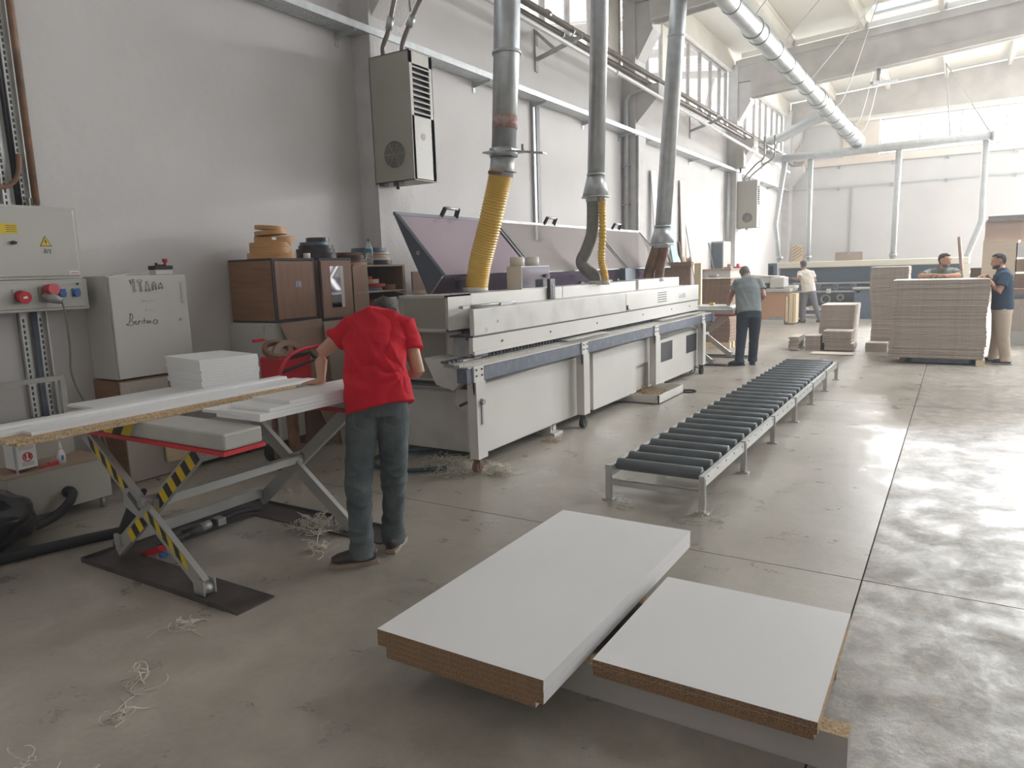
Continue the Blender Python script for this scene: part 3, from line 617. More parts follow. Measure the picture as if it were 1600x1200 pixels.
# rail and conveyor track
obj('front_rail', MB().box(-3.44, -3.34, 4.68, 11.5, .80, .915), M_rail, m)
obj('rail_end_cap', MB().box(-3.45, -3.33, 11.5, 11.62, .78, .91), M_rail, m)
obj('rail_top_plate', MB().box(-3.56, -3.34, 4.7, 11.48, .918, .93), M_mach2, m)
tk = obj('transport_track', MB().box(-3.56, -3.45, 4.66, 11.4, .93, .955), M_steel, m)
mb = MB()
for i in range(220): mb.box(-3.47, -3.41, 4.68 + i * .0305, 4.702 + i * .0305, .93, .951)
c_ = obj('chain_links', mb, M_grille, m); c_['kind'] = 'stuff'
mb = MB()
for i in range(110): mb.box(-3.60, -3.52, 4.68 + i * .061, 4.71 + i * .061, .955, .975)
c_ = obj('pressure_pads', mb, M_machdk, m); c_['kind'] = 'stuff'
for a, b_ in ((6.55, 7.6), (9.3, 10.9)):
    obj('support_plate', MB().prism([(a, .965), (b_, .965), (b_ - .1, .975), (a + .25, .975)], 'x', -3.6, -3.36), M_mach2, m)
for k, (y0, y1) in enumerate(((4.76, 4.90), (6.76, 6.90), (8.90, 9.05), (10.95, 11.09))):
    lg = obj('leg', MB().box(-3.40, -3.31, y0, y1, .15, .80), M_mach, m)
    obj('rail_plate', MB().box(-3.342, -3.325, y0, y1, .70, .93), M_mach, lg)
    for dz in (.72, .78, .85, .90):
        for dy in (.03, .11): obj('bolt', MB().cyl((-3.33, y0 + dy, dz), (-3.316, y0 + dy, dz), .008, 8), M_dark, lg)
    if k in (1, 3): obj('caster', MB().cyl((-3.38, y0 + .06, .055), (-3.33, y0 + .06, .055), .055, 18).box(-3.385, -3.325, y0 + .045, y0 + .075, .05, .16), M_black, lg)
    if k == 0:
        obj('caster', MB().cyl((-3.39, y0 + .06, .07), (-3.34, y0 + .06, .07), .05, 18).box(-3.395, -3.335, y0 + .045, y0 + .075, .06, .16), M_hbrown, lg)
        obj('adjusting_knob', MB().cyl((-3.31, y0 + .07, .63), (-3.28, y0 + .07, .63), .022, 14).box(-3.308, -3.3, y0 + .06, y0 + .08, .44, .66), M_steel, lg)
obj('rear_corner_post', MB().box(-3.66, -3.5, 4.95, 5.12, .52, .70), M_mach2, m)
# hood
obj('lower_beam_cover', MB().box(-3.49, -3.45, 4.94, 11.11, 1.01, 1.145).box(-3.75, -3.46, 5.3, 11.10, 1.012, 1.143), M_mach, m)
obj('beam_lip', MB().box(-3.46, -3.435, 4.94, 11.11, 1.0, 1.03), M_mach, m)
uc = obj('upper_beam_cover', MB().rbox(-3.485, -3.44, 4.95, 8.22, 1.16, 1.385, .006).box(-3.78, -3.46, 5.3, 8.22, 1.17, 1.383), M_mach2, m)
obj('upper_beam_cover', MB().rbox(-3.78, -3.44, 8.225, 11.12, 1.16, 1.385, .008), M_mach, m)
obj('black_gap_seal', MB().box(-3.7, -3.455, 4.95, 11.1, 1.145, 1.16), M_dark, m)
for y in (5.4, 6.3, 7.4, 8.8, 9.9, 10.7): obj('screw', MB().cyl((-3.45, y, 1.08), (-3.444, y, 1.08), .010, 8), M_dark, m)
obj('lock_lever', MB().box(-3.44, -3.425, 8.24, 8.26, 1.18, 1.23).box(-3.44, -3.42, 8.24, 8.30, 1.175, 1.185), M_dark, m)
obj('worn_patch', MB().cyl((-3.44, 5.14, 1.20), (-3.4385, 5.14, 1.20), .022, 16), M_steel, m); obj('worn_patch', MB().cyl((-3.44, 5.32, 1.26), (-3.4385, 5.32, 1.26), .014, 14), M_steel, m)
for i in range(5): obj('vent_slot', MB().box(-3.441, -3.437, 9.32, 9.66, 1.205 + i * .031, 1.218 + i * .031), M_dark, m)
obj('back_strip_cover', MB().rbox(-4.05, -3.70, 5.29, 7.05, 1.36, 1.505, .006), M_mach, m)
obj('back_strip_cover', MB().rbox(-4.05, -3.70, 7.06, 9.18, 1.36, 1.505, .006), M_mach, m)
obj('back_strip_cover', MB().rbox(-4.0, -3.70, 9.28, 10.95, 1.36, 1.515, .006), M_mach, m)
obj('slider_rod', MB().cyl((-3.60, 4.98, 1.40), (-3.60, 5.9, 1.40), .012, 8).box(-3.62, -3.58, 5.0, 5.1, 1.385, 1.41).box(-3.62, -3.58, 5.6, 5.8, 1.385, 1.41), M_steel, m)
obj('deck', MB().box(-4.76, -3.75, 5.25, 11.1, 1.38, 1.475), M_mach2, m)
text('i-eLINE', .10, (-3.4385, 10.18, 1.22), (0, 1, 0), (0, 0, 1), M_steel, m)
# end housing with perforated grilles (square holes)
hs = obj('end_housing', MB().box(-3.72, -3.70, 4.95, 5.29, 1.19, 1.505).box(-4.26, -3.7, 4.95, 5.29, 1.49, 1.505).box(-4.26, -3.7, 4.95, 5.29, 1.19, 1.20).box(-4.26, -4.25, 4.95, 5.29, 1.19, 1.505), M_mach, m)
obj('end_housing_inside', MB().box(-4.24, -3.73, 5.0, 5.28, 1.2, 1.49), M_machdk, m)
def grille(x0, x1, y, z0, z1, nx, nz, par):
    mb = MB(); bz = .022
    mb.box(x0, x1, y, y + .004, z0, z0 + bz).box(x0, x1, y, y + .004, z1 - bz, z1).box(x0, x0 + bz, y, y + .004, z0, z1).box(x1 - bz, x1, y, y + .004, z0, z1)
    px = (x1 - x0 - 2 * bz) / nx; pz = (z1 - z0 - 2 * bz) / nz
    for i in range(nx + 1): cx = x0 + bz + i * px; mb.box(cx - px * .17, cx + px * .17, y, y + .004, z0 + bz, z1 - bz)
    for j in range(nz + 1): cz = z0 + bz + j * pz; mb.box(x0 + bz, x1 - bz, y + .0005, y + .0035, cz - pz * .17, cz + pz * .17)
    return obj('perforated_grille', mb, M_grille, par)
grille(-4.26, -3.71, 4.945, 1.195, 1.505, 34, 20, m)
grille(-4.42, -3.86, 5.14, .72, 1.18, 34, 30, m)
obj('grille_side', MB().box(-3.86, -3.72, 5.14, 5.16, .74, 1.18), M_mach2, m)
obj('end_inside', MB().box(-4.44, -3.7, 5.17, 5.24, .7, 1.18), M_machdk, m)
obj('inner_bracket', MB().box(-3.70, -3.56, 5.0, 5.04, .95, 1.14).box(-3.60, -3.50, 4.97, 5.1, .98, 1.12), M_steel, m)
obj('blue_side_block', MB().box(-3.56, -3.47, 4.99, 5.2, .97, 1.13), M_rail, m)
obj('chute_housing', MB().prism([(-3.92, .97), (-3.50, .97), (-3.50, .80), (-3.62, .70), (-3.80, .74), (-3.86, .86)], 'y', 4.86, 5.13), M_mach2, m)
obj('guide_bar', MB().box(-4.5, -3.62, 5.0, 5.04, .655, .675), M_steel, m); obj('guide_bar', MB().box(-4.5, -3.62, 5.04, 5.08, .69, .705), M_machdk, m)
obj('clamp_lever', MB().cyl((-3.50, 4.9, .60), (-3.56, 4.86, .57), .012, 8), M_dark, m)
obj('deck_stub', MB().cyl((-4.18, 5.16, 1.505), (-4.18, 5.16, 1.545), .06, 20), M_mdf, m)
# tilted lids of smoked acrylic, hinged at the deck
A, B, C = (-4.54, 2.26), (-4.01, 1.67), (-4.17, 1.49)
for k, (y0, y1, am) in enumerate(((5.3, 6.98, M_acr), (7.02, 9.62, M_acr2), (9.66, 11.42, M_acr2))):
    ld = obj('lid_frame', MB().obox((A[0], y0, A[1]), (A[0], y1, A[1]), .03, .03).obox((B[0], y0, B[1]), (B[0], y1, B[1]), .012, .012).obox((A[0], y1 - .02, A[1]), (B[0], y1 - .02, B[1]), .02, .02).obox((A[0], y0 + .02, A[1]), (B[0], y0 + .02, B[1]), .05 if k == 0 else .02, .02), M_lidfr if k == 0 else M_steel, m)
    obj('lid_pane', MB()._add([(A[0], y0 + .02, A[1]), (A[0], y1 - .02, A[1]), (B[0], y1 - .02, B[1]), (B[0], y0 + .02, B[1])], [(0, 1, 2, 3)]), am, ld)
    obj('lower_pane', MB()._add([(B[0], y0 + .02, B[1]), (B[0], y1 - .02, B[1]), (C[0], y1 - .02, C[1]), (C[0], y0 + .02, C[1])], [(0, 1, 2, 3)]), M_acr3, ld)
    hy = (6.08, 8.24, 10.36)[k]
    hd = obj('handle', MB().tube([(A[0] + .05, hy - .05, A[1] + .085), (A[0] + .05, hy + .17, A[1] + .085)], .016, 10), M_alu, m)
    for q in (-.05, .17): obj('handle_mount', MB().obox((A[0], hy + q * 1.15, A[1] - .0), (A[0] + .055, hy + q, A[1] + .09), .04, .03), M_black, hd)
obj('lid_end_plate', MB().prism([A, B, C], 'y', 5.285, 5.305), M_lidfr, m)
obj('lid_lock', MB().ring((-4.265, 5.283, 1.885), .018, .010, .004, 16, axis='y'), M_alu, m)
obj('lid_end_plate', MB().prism([A, B, C], 'y', 11.42, 11.44), M_lidfr, m)
for k, y in enumerate((5.75, 6.72, 8.2, 9.1, 9.5, 9.9, 10.5)): obj('hinge', MB().box(-4.12, -4.04, y, y + .1, 1.475, 1.51).cyl((-4.06, y, 1.515), (-4.06, y + .1, 1.515), .018, 8), M_alu if k % 2 else M_dark, m)
# monitor box, exhaust stubs, hand pendant
mo = obj('monitor_box', MB().box(-3.93, -3.755, 6.28, 6.86, 1.50, 1.735), M_mach, m)
obj('glossy_screen', MB().box(-3.757, -3.752, 6.29, 6.85, 1.515, 1.728), mat('mirror_screen', (.55, .56, .66), .08, .9), mo)
obj('screen_knob', MB().cyl((-3.752, 6.77, 1.63), (-3.72, 6.77, 1.63), .018, 10).box(-3.73, -3.72, 6.72, 6.83, 1.625, 1.635), M_dark, mo)
for y in (6.33, 6.63): obj('exhaust_stub', MB().cyl((-3.85, y + .03, 1.735), (-3.85, y + .03, 1.83), .075, 24), M_mach, m)
pn = obj('hand_pendant', MB().rbox(-3.70, -3.66, 6.70, 6.82, 1.38, 1.60, .012), M_dark, m)
for i in range(4): obj('button', MB().cyl((-3.66, 6.76, 1.42 + i * .035), (-3.655, 6.76, 1.42 + i * .035), .01, 8), M_steel, pn)
obj('small_meter', MB().rbox(-4.02, -3.92, 9.35, 9.72, 1.50, 1.68, .01), M_navycab, m)
for y in (6.35, 9.62): obj('machine_foot', MB().box(-3.62, -3.50, y, y + .12, .03, .14).cyl((-3.5, y + .06, .07), (-3.49, y + .06, .07), .03, 14).box(-3.66, -3.44, y - .03, y + .15, 0, .03), M_mach, m)
for y in (5.3, 10.9): obj('machine_foot', MB().box(-4.7, -4.6, y, y + .12, 0, .1), M_steel, m)
obj('yellow_drag_chain', MB().tube([(-3.6, 11.25, .75), (-3.62, 11.28, .45), (-3.7, 11.3, .1)], .03, 8), M_steel, m)
obj('under_cables', MB().tube(smooth_path([(-3.6, 10.0, .08), (-3.55, 10.4, .04), (-3.5, 10.8, .1), (-3.5, 11.15, .05)], 6), .012, 6).tube(smooth_path([(-3.6, 10.3, .12), (-3.5, 10.6, .02), (-3.45, 10.95, .03), (-3.5, 11.2, .12)], 6), .010, 6).tube(smooth_path([(-3.5, 10.9, .02), (-3.44, 11.0, .11), (-3.4, 11.2, .02), (-3.45, 11.3, .02)], 6), .010, 6), M_black, m)
tag(obj('waste_tray', MB().box(-4.0, -3.07, 8.36, 9.3, 0, .01).box(-4.0, -3.07, 8.36, 8.375, 0, .11).box(-4.0, -3.07, 9.285, 9.3, 0, .11).box(-3.085, -3.07, 8.36, 9.3, 0, .11).box(-4.0, -3.985, 8.36, 9.3, 0, .11), M_mach), 'shallow white waste tray on the floor under the machine', 'tray')
tag(obj('rubber_ring', MB().ring((-3.02, 9.42 - .05, 0), .10, .085, .02, 28), M_black), 'small black rubber ring lying on the floor', 'ring')

def curls(name, c, rx, ry, h, n, mt, seed=1, r=.0022, ln=8, step=.02):
    rnd = random.Random(seed); mb = MB()
    for i in range(n):
        a = rnd.uniform(0, 6.28); q = rnd.random() ** .7; x = c[0] + rx * q * math.cos(a); y = c[1] + ry * q * math.sin(a)
        z = c[2] + rnd.random() * h * (1 - q * q) + .003; d = rnd.uniform(0, 6.28); w = rnd.uniform(-1.6, 1.6); e = rnd.uniform(-.5, .7); pts = []
        for k in range(ln):
            pts.append((x, y, max(c[2] + .002, z))); d += w; x += step * math.cos(d); y += step * math.sin(d); z += step * .5 * math.sin(e * k + i)
        mb.tube(pts, r, 3, caps=False)
    o = obj(name, mb, mt); o['kind'] = 'stuff'; return o
tag(curls('shavings', (-3.68, 4.86, 0), .34, .20, .10, 520, M_shav, 3), 'heap of pale curly edge shavings by the front leg of the machine', 'shavings')
tag(curls('shavings', (-3.22, 4.92, 0), .13, .10, .09, 110, M_shav, 4), 'small tuft of pale shavings right of the machine leg', 'shavings')
tag(curls('shavings', (-3.55, 8.83, .03), .42, .42, .07, 700, M_chipl, 5), 'shavings lying inside the white waste tray', 'shavings')
tag(curls('shavings', (-3.58, 3.24, .02), .16, .12, .07, 170, M_shav, 6), 'white fluffy shavings on the dark lift base behind the worker', 'shavings')
tag(curls('shavings', (-3.33, 2.98, .0), .05, .05, .03, 30, M_shav, 8), 'tiny clump of white shavings in front of the fluffy heap', 'shavings')
for k, (x, y, rx, n, l) in enumerate(((-1.97, 4.55, .06, 14, 'wisp of shavings in front of the near left conveyor foot'), (-3.18, 1.95, .06, 14, 'small white curl on the floor beside the lift base corner'), (-4.1, 1.38, .05, 12, 'curl of shavings at the left floor edge'), (-2.9, 1.55, .10, 10, 'long thin strand of edging on the bare floor'), (-2.73, 1.36, .04, 14, 'small crumpled shaving below the long strand'), (-2.60, .98, .22, 16, 'loose string of shavings at the lower left floor'), (-2.45, 1.12, .05, 8, 'short curl right of the loose string of shavings'), (-1.50, 1.22, .03, 10, 'tiny curl on the floor left of the white board stack'), (-3.35, 6.1, .10, 26, 'brownish scrap of shavings on the floor under the machine'), (-1.35, 4.62, .08, 12, 'shaving scraps at the near right conveyor foot'))):
    tag(curls('shavings', (x, y, 0), rx, rx * .6, .015, n, M_chipl if k == 8 else M_shav, 20 + k, .0017, 9), l, 'shavings')
t = tag(obj('floor_hose', MB().tube(smooth_path([(-4.3, 5.6, .05), (-4.1, 5.2, .03), (-3.75, 5.0, .03), (-3.72, 4.75, .03), (-4.0, 4.55, .03), (-4.35, 4.6, .03), (-4.5, 4.9, .03), (-4.2, 5.2, .05), (-3.8, 5.3, .06)], 6), .02, 8), mat('blue_green_hose', (.03, .07, .08), .5)), 'looped dark blue hose on the floor behind the worker', 'hose')

# ================================================================== ROLLER CONVEYOR
c = thing('roller_conveyor', 'low aluminium roller conveyor with grey rollers on the open floor', 'conveyor', (-1.76, 8, 0))
for x in (-2.12, -1.44):
    r_ = obj('side_rail', MB().box(x, x + .035, 4.70, 11.10, .185, .262), M_alu, c)
    for i in range(28): obj('axle_bolt', MB().cyl((x - .004, 4.80 + i * .227, .245), (x + .039, 4.80 + i * .227, .245), .007, 6), M_dark, r_)
rm = None
for i in range(28):
    y = 4.80 + i * .227
    if rm is None:
        rm = obj('roller', MB().tube([(-2.08, y, .255), (-2.075, y, .255), (-1.451, y, .255), (-1.446, y, .255)], [.038, .045, .045, .038], 18), M_roller, c)
    else:
        o = rm.copy(); COL.objects.link(o); o.location = (0, i * .227, 0)
for k, y in enumerate((4.70, 5.82, 6.92, 7.97, 9.03, 10.05, 11.07)):
    for x in (-2.11, -1.415):
        lg = obj('leg', MB().box(x - .02, x + .02, y - .02, y + .02, .015, .27).box(x - .024, x + .024, y - .006, y + .006, .015, .25), M_alu, c)
        obj('foot', MB().box(x - .045, x + .045, y - .03, y + .03, 0, .012).cyl((x, y, .01), (x, y, .05), .012, 8), M_alu, lg)
    obj('cross_bar', MB().box(-2.1, -1.42, y - .015, y + .015, .12, .16), M_alu, c)

# ================================================================== BOARDS
WB = [M_white, M_chip, M_whitedge, M_chipl]
def board(x0, x1, y0, y1, z0, t=.0178, fm=(0, 0, 1, 1, 1, 2), mats=None, name='laminated_board', rot=0):
    mb = MB().box(x0, x1, y0, y1, z0, z0 + t - .0006, fm=list(fm)); o = obj(name, mb, mats or WB)
    if rot: o.rotation_euler = (0, 0, rot)
    return o
G = 'white boards of the front left stack'
lab = ['topmost white laminated board of the big front stack', 'second board from the top of the big front stack', 'third board from the top of the big front stack, flush with its top', 'lower brown-edged board stepped in under the big front stack', 'bottom board of the big front stack, stepped in at its left']
zs = .262
for k in range(5):
    dx = 0 if k < 3 else .045; z = zs - (k + 1) * .0235
    tag(board(-1.955 + dx, -1.172 - (0, .0012, .0002, .0014, .035)[k], 2.03 + 0, 3.68, z, .0235, fm=(0, 0, 1, 1, 1, 2)), lab[k], 'board', G)
zs = .212
for k in range(3):
    tag(board(-1.118, -.310 + (0, .0, -.01)[k], 2.318 + (0, 0, .004)[k], 3.165, zs - (k + 1) * .0235, .0235, fm=(0, 0, 1, 1, 1, 3)), ['top board of the square white stack on the right', 'middle board of the square white stack on the right', 'bottom board of the square white stack on the right'][k], 'board', 'white boards of the front right stack')
M_lamwhite = mat('grey_white_laminate_beam', (.42, .395, .365), .5, col2=(.47, .44, .41), scale=2, stretch=(1, 8, 8))
for y0, xe, l in ((2.39, -.225, 'laminated board strip on edge carrying the front stacks'), (2.98, -.335, 'rear board strip hidden under the two front stacks')):
    for k in range(1): tag(board(-1.80, xe, y0, y0 + .085, 0, .1405, fm=(0, 1, 0, 0, 1, 0), mats=[M_lamwhite, M_chipl], name='support_beam'), l, 'beam')

# raw chipboard stacks in the back
def stack(n, x0, x1, y0, y1, z0, t, lab, grp, mats, jit=.008, shift=None, seed=0, name='chipboard_panel'):
    rnd = random.Random(seed); proto = None
    mb = MB().box(x0, x1, y0, y1, 0, t * .9, fm=[1, 1, 0, 0, 0, 0]); me = None
    for k in range(n):
        if me is None:
            o = obj(name, mb, mats); me = o.data; o.location.z = z0
        else:
            o = bpy.data.objects.new(name, me); COL.objects.link(o); o.location = ((x0 + x1) / 2, (y0 + y1) / 2, z0 + k * t)
        dx, dy = rnd.uniform(-jit, jit), rnd.uniform(-jit, jit)
        if shift: sx, sy = shift(k / n); dx += sx; dy += sy
        o.location.x += dx; o.location.y += dy; tag(o, lab, 'panel', grp)
RC = [M_chipf, M_chipt]; RB = [M_chipb, M_chipt]
stack(68, -.90, .41, 13.17, 14.05, .10, .0183, 'raw chipboard panel in the large pallet stack where two men lean', 'panels of the large pallet stack', RC, .007, lambda f: (.012 * math.sin(f * 9) - .02 * (f < .15), 0), 1)
stack(76, -1.37, -.74, 15.1, 15.9, .04, .0198, 'raw chipboard panel in the tall narrow stack left of the pallet stack', 'panels of the tall narrow stack', RC, .006, lambda f: (.03 * f * -1 + .02 * math.sin(f * 6), 0), 2)
stack(43, -2.31, -1.70, 15.2, 16.1, .02, .0190, 'raw panel in the mid-height stack behind the low stacks', 'panels of the mid-height stack', RC, .004, lambda f: (.05 * f, 0), 3)
stack(19, -2.14, -1.64, 14.62, 15.1, .02, .0190, 'raw panel in the stepped low stack', 'panels of the stepped low stack', RC, .012, lambda f: (.05 if f < .35 else 0, 0), 4)
stack(15, -2.44, -2.17, 14.62, 15.1, 0, .0190, 'raw panel in the narrow low stack', 'panels of the narrow low stack', RC, .006, None, 5)
stack(14, -2.72, -2.55, 14.52, 15.15, 0, .0190, 'raw strip in the leftmost low bundle on the floor', 'strips of the leftmost low bundle', RC, .02, None, 6)
stack(9, -1.40, -1.04, 14.68, 15.0, 0, .0190, 'raw panel in the small low block before the tall stack', 'panels of the small low block', RC, .006, None, 7)
tag(board(-2.25, -1.52, 13.98, 14.35, 0, .02, fm=(1, 1, 0, 0, 0, 0), mats=RC, name='chipboard_panel'), 'single raw panel lying flat before the low stacks', 'panel')
t = thing('pallet_cart', 'low blue-grey cart frame carrying the large chipboard stack', 'cart', (-.25, 13.6, 0))
obj('deck_frame', MB().box(-.66, .30, 13.22, 13.30, .03, .095).box(-.66, .30, 13.9, 13.98, .03, .095).box(-.66, -.58, 13.22, 13.98, .03, .095).box(.22, .30, 13.22, 13.98, .03, .095), M_rail, t)
for x in (-.72, .34):
    for y in (13.24, 13.9): obj('foot', MB().box(x - .03, x + .03, y - .03, y + .03, 0, .095), M_hbrown, t)
tag(obj('timber_runner', MB().box(.30, .42, 13.17, 14.0, 0, .095), M_lightw), 'pale timber runner at the right end of the pallet stack', 'timber')
stack(66, -4.50, -3.87, 14.55, 15.2, .12, .0195, 'brown-edged panel in the stack behind the far lift table', 'panels of the brown stack', RB, .008, lambda f: (.02 * math.sin(f * 8), 0), 9)
tag(obj('pallet', MB().box(-4.52, -3.85, 14.55, 14.65, 0, .12).box(-4.52, -3.85, 15.1, 15.2, 0, .12).box(-4.52, -3.85, 14.8, 14.9, 0, .12), M_lightw), 'pale wooden pallet under the brown panel stack', 'pallet')
tag(obj('glove', MB().sphere((-4.25, 14.7, 1.46), (.12, .06, .045)), M_steel), 'dark grey glove on top of the brown stack', 'glove')
# planks leaning on the left wall behind the machine
PL = [(15.6, 15.92, 2.95, .35, M_offwhite, 'short white plank leaning on the wall just left of the farthest duct'), (16.45, 16.72, 3.9, .25, M_whitedge, 'tall white plank leaning behind the farthest duct'), (17.3, 17.75, 2.95, .55, mat('teal_sheet', (.24, .40, .42), .6, col2=(.28, .44, .46), scale=5), 'teal sheet leaning on the wall behind the duct hoses'), (18.55, 18.88, 3.85, .15, wood_mat('pinkish_plank', (.46, .34, .28), (.68, .62, .58), 1.2, (1, 1, .6)), 'tallest brown and white plank leaning on the wall'), (18.9, 19.2, 2.9, .5, M_offwhite, 'cream plank right of the tallest plank'), (19.3, 19.75, 1.9, .5, M_orangew, 'short orange plank rightmost of the leaning planks'), (17.9, 18.2, 2.1, .9, M_white, 'white board leaning steeply in front of the planks'), (17.0, 17.2, 2.1, .8, M_hbrown, 'dark brown strip leaning below the teal sheet'), (17.5, 17.65, 2.0, .7, M_mdf, 'thin brown strip between the leaning planks'), (18.5, 18.7, 2.3, .4, M_chipb, 'narrow brown batten before the tallest plank')]
for k, (y0, y1, h, out, mt, l) in enumerate(PL):
    off = .02 * (k % 3)
    tag(obj('leaning_plank', MB()._add([(XW + .02 + off, y0, h), (XW + .02 + off, y1, h), (XW + .05 + off, y1, h), (XW + .05 + off, y0, h), (XW + out, y0 + .3 * out, 0), (XW + out, y1 + .3 * out, 0), (XW + .03 + out, y1 + .3 * out, 0), (XW + .03 + out, y0 + .3 * out, 0)], [(0, 1, 2, 3), (4, 7, 6, 5), (0, 3, 7, 4), (1, 5, 6, 2), (2, 6, 7, 3), (0, 4, 5, 1)]), mt), l, 'plank', 'planks leaning on the left wall')
tag(obj('crate_panel', MB().box(-4.75, -4.05, 12.6, 12.66, .0, 1.72).box(-4.78, -4.02, 12.55, 12.7, 1.68, 1.75), M_chipb), 'brown upright board behind the far end of the machine', 'board')
tag(obj('batten', MB().box(-3.98, -3.86, 12.6, 12.68, 0, 1.72), M_lightw), 'pale batten standing beside the brown upright board', 'batten')

# ================================================================== LIFT TABLES
def stripes(a, b, w, n, par, up, off, m1=M_yellow, m2=M_tapeblk, slant=.35):
    a, b = Vector(a), Vector(b); d = b - a; u = Vector(up).normalized(); nn = Vector(off)
    for i in range(n):
        p, q = a + d * (i / n), a + d * ((i + 1) / n); sh = d / n * slant
        o = obj('hazard_stripe', MB()._add([p - u * w / 2 - sh + nn, q - u * w / 2 - sh + nn, q + u * w / 2 + sh + nn, p + u * w / 2 + sh + nn], [(0, 1, 2, 3)]), m1 if i % 2 == 0 else m2, par)
def lift_table(x0, x1, y0, y1, name_label, hazard=True):
    H0, H1 = .862, .95
    t = thing('scissor_lift_table', name_label, 'lift table', ((x0 + x1) / 2, (y0 + y1) / 2, 0), None)
    aw = .235
    bp = MB().box(x0, x1, y0, y0 + aw, 0, .01).box(x0, x1, y1 - aw, y1, 0, .01).box(x0, x0 + .28, y0 + aw, y1 - aw, 0, .01)
    o = obj('base_plate', bp, M_plate, t)
    obj('base_flange', MB().box(x0, x1 - .1, y0 - .004, y0 + .003, 0, .03).box(x0, x1, y1 - .006, y1, 0, .03).box(x0 - .004, x0 + .003, y0, y1, 0, .03), M_plate, o)
    for k, (a, b) in enumerate(((y0, y0 + aw), (y1 - aw, y1))):
        o = obj('platform_arm', MB().rbox(x0 + .02, x1 + .02, a, b, H0, H1, .012), M_lift, t)
        obj('red_rim', MB().box(x0 + .01, x1 + .028, a - .008, b + .008, H0 - .022, H0), M_redpaint, o)
    obj('platform_web', MB().rbox(x0 + .02, x0 + .25, y0 + aw, y1 - aw, H0, H1, .012), M_lift, t)
    obj('back_plate', MB().box(x0 + .26, x0 + .29, y0 + aw, y1 - aw, .78, .94), M_steel, t)
    if hazard:
        stripes((x0 + .28, y0 - .001, .90), (x0 + .72, y0 - .001, .90), .07, 5, t, (0, 0, 1), (0, -.001, 0), slant=.3)
    for side, yc in ((0, y0 + .11), (1, y1 - .11)):
        o = obj('scissor_arm', MB().obox((x1 - .36, yc - .04, .06), (x0 + .10, yc - .04, .82), .035, .085), M_arm, t)
        obj('roller_wheel', MB().cyl((x1 - .35, yc - .07, .047), (x1 - .35, yc - .01, .047), .036, 18), M_alu, o)
        for fy in (yc - .08, yc - .01): obj('fork_end', MB().box(x1 - .40, x1 - .31, fy, fy + .008, .02, .10), M_arm, o)
        o2 = obj('scissor_arm', MB().obox((x0 + .16, yc + .04, .06), (x1 - .34, yc + .04, .83), .035, .085), M_arm, t)
        obj('pivot_pin', MB().cyl(((x0 + x1) / 2 - .1, yc - .07, .46), ((x0 + x1) / 2 - .1, yc + .07, .46), .03, 14), M_steel, o2)
        if hazard and side == 0:
            d = (Vector((x0 + .10, 0, .82)) - Vector((x1 - .36, 0, .06))).normalized(); up = Vector((-d.z, 0, d.x)) * -1
            stripes((x1 - .47, yc - .058, .16), (x0 + .16, yc - .058, .77), .05, 16, t, up, (0, -.0012, 0), slant=.5)
            d2 = (Vector((x1 - .34, 0, .83)) - Vector((x0 + .16, 0, .06))).normalized(); up2 = Vector((-d2.z, 0, d2.x))
            stripes((x0 + .33, yc + .0215, .175), (x1 - .40, yc + .0215, .775), .075, 16, t, up2, (0, -.001, 0), slant=0)
    obj('gusset', MB().prism([(x0 + .47, .52), (x0 + .55, .54), (x0 + .72, .44), (x0 + .60, .36), (x0 + .45, .42)], 'y', y0 + .05, y0 + .075), M_arm, t)
    obj('gusset_slot', MB().obox((x0 + .52, y0 + .048, .50), (x0 + .62, y0 + .048, .42), .006, .03), M_machdk, t)
    obj('torsion_beam', MB().box(x0 + .17, x0 + .23, y0 + .12, y1 - .12, .10, .17), M_arm, t)
    obj('upper_beam', MB().box(x0 + .62, x0 + .68, y0 + .1, y1 - .1, .42, .47), M_arm, t)
    cy = obj('hydraulic_cylinder', MB().tube([(x0 + .14, y0 + .18, .08), (x0 + .33, y0 + .2, .36)], .05, 16).tube([(x0 + .33, y0 + .2, .36), (x0 + .42, y0 + .2, .46)], .018, 10), M_black, t)
    obj('hydraulic_hose', MB().tube(smooth_path([(x0 + .35, y0 + .3, .05), (x0 + .3, y0 + .6, .06), (x0 + .28, y0 + .95, .07), (x0 + .3, y1 - .2, .05)], 5), .022, 8).cyl((x0 + .3, y0 + .5, .055), (x0 + .3, y0 + .62, .06), .032, 10), M_black, t)
    obj('hose_coupling', MB().cyl((x0 + .29, y0 + .62, .06), (x0 + .29, y0 + .70, .065), .03, 10).box(x0 + .26, x0 + .33, y0 + .74, y0 + .8, .04, .09), M_steel, t)
    obj('red_safety_block', MB().prism([(x0 + .22, .015), (x0 + .42, .09), (x0 + .46, .06), (x0 + .32, .012)], 'y', y0 + .24, y0 + .28), M_redpaint, t)
    obj('blue_plug', MB().cyl((x0 + .46, y0 + .24, .05), (x0 + .5, y0 + .24, .05), .02, 10), M_bluep, t)
    return t
lift_table(-4.52, -3.04, 2.16, 3.47, 'grey scissor lift table with red rim and hazard stripes, in the foreground')
lift_table(-4.56, -3.13, 11.95, 13.3, 'far grey scissor lift table where the grey-shirted man works', False)
for k, (x0, x1, y0, y1, l) in enumerate(((-4.2, -3.2, 12.2, 12.9, 'lower white board on the far lift table'), (-4.1, -3.25, 12.25, 12.85, 'upper white board on the far lift table'))):
    tag(board(x0, x1, y0, y1, .9505 + k * .018, .018, fm=(0, 0, 2, 2, 2, 2)), l, 'board')
tag(obj('tape_measure', MB().rbox(-3.68, -3.60, 12.5, 12.58, .988, 1.03, .01), M_yellow), 'yellow tape measure on the far lift table', 'tape measure')
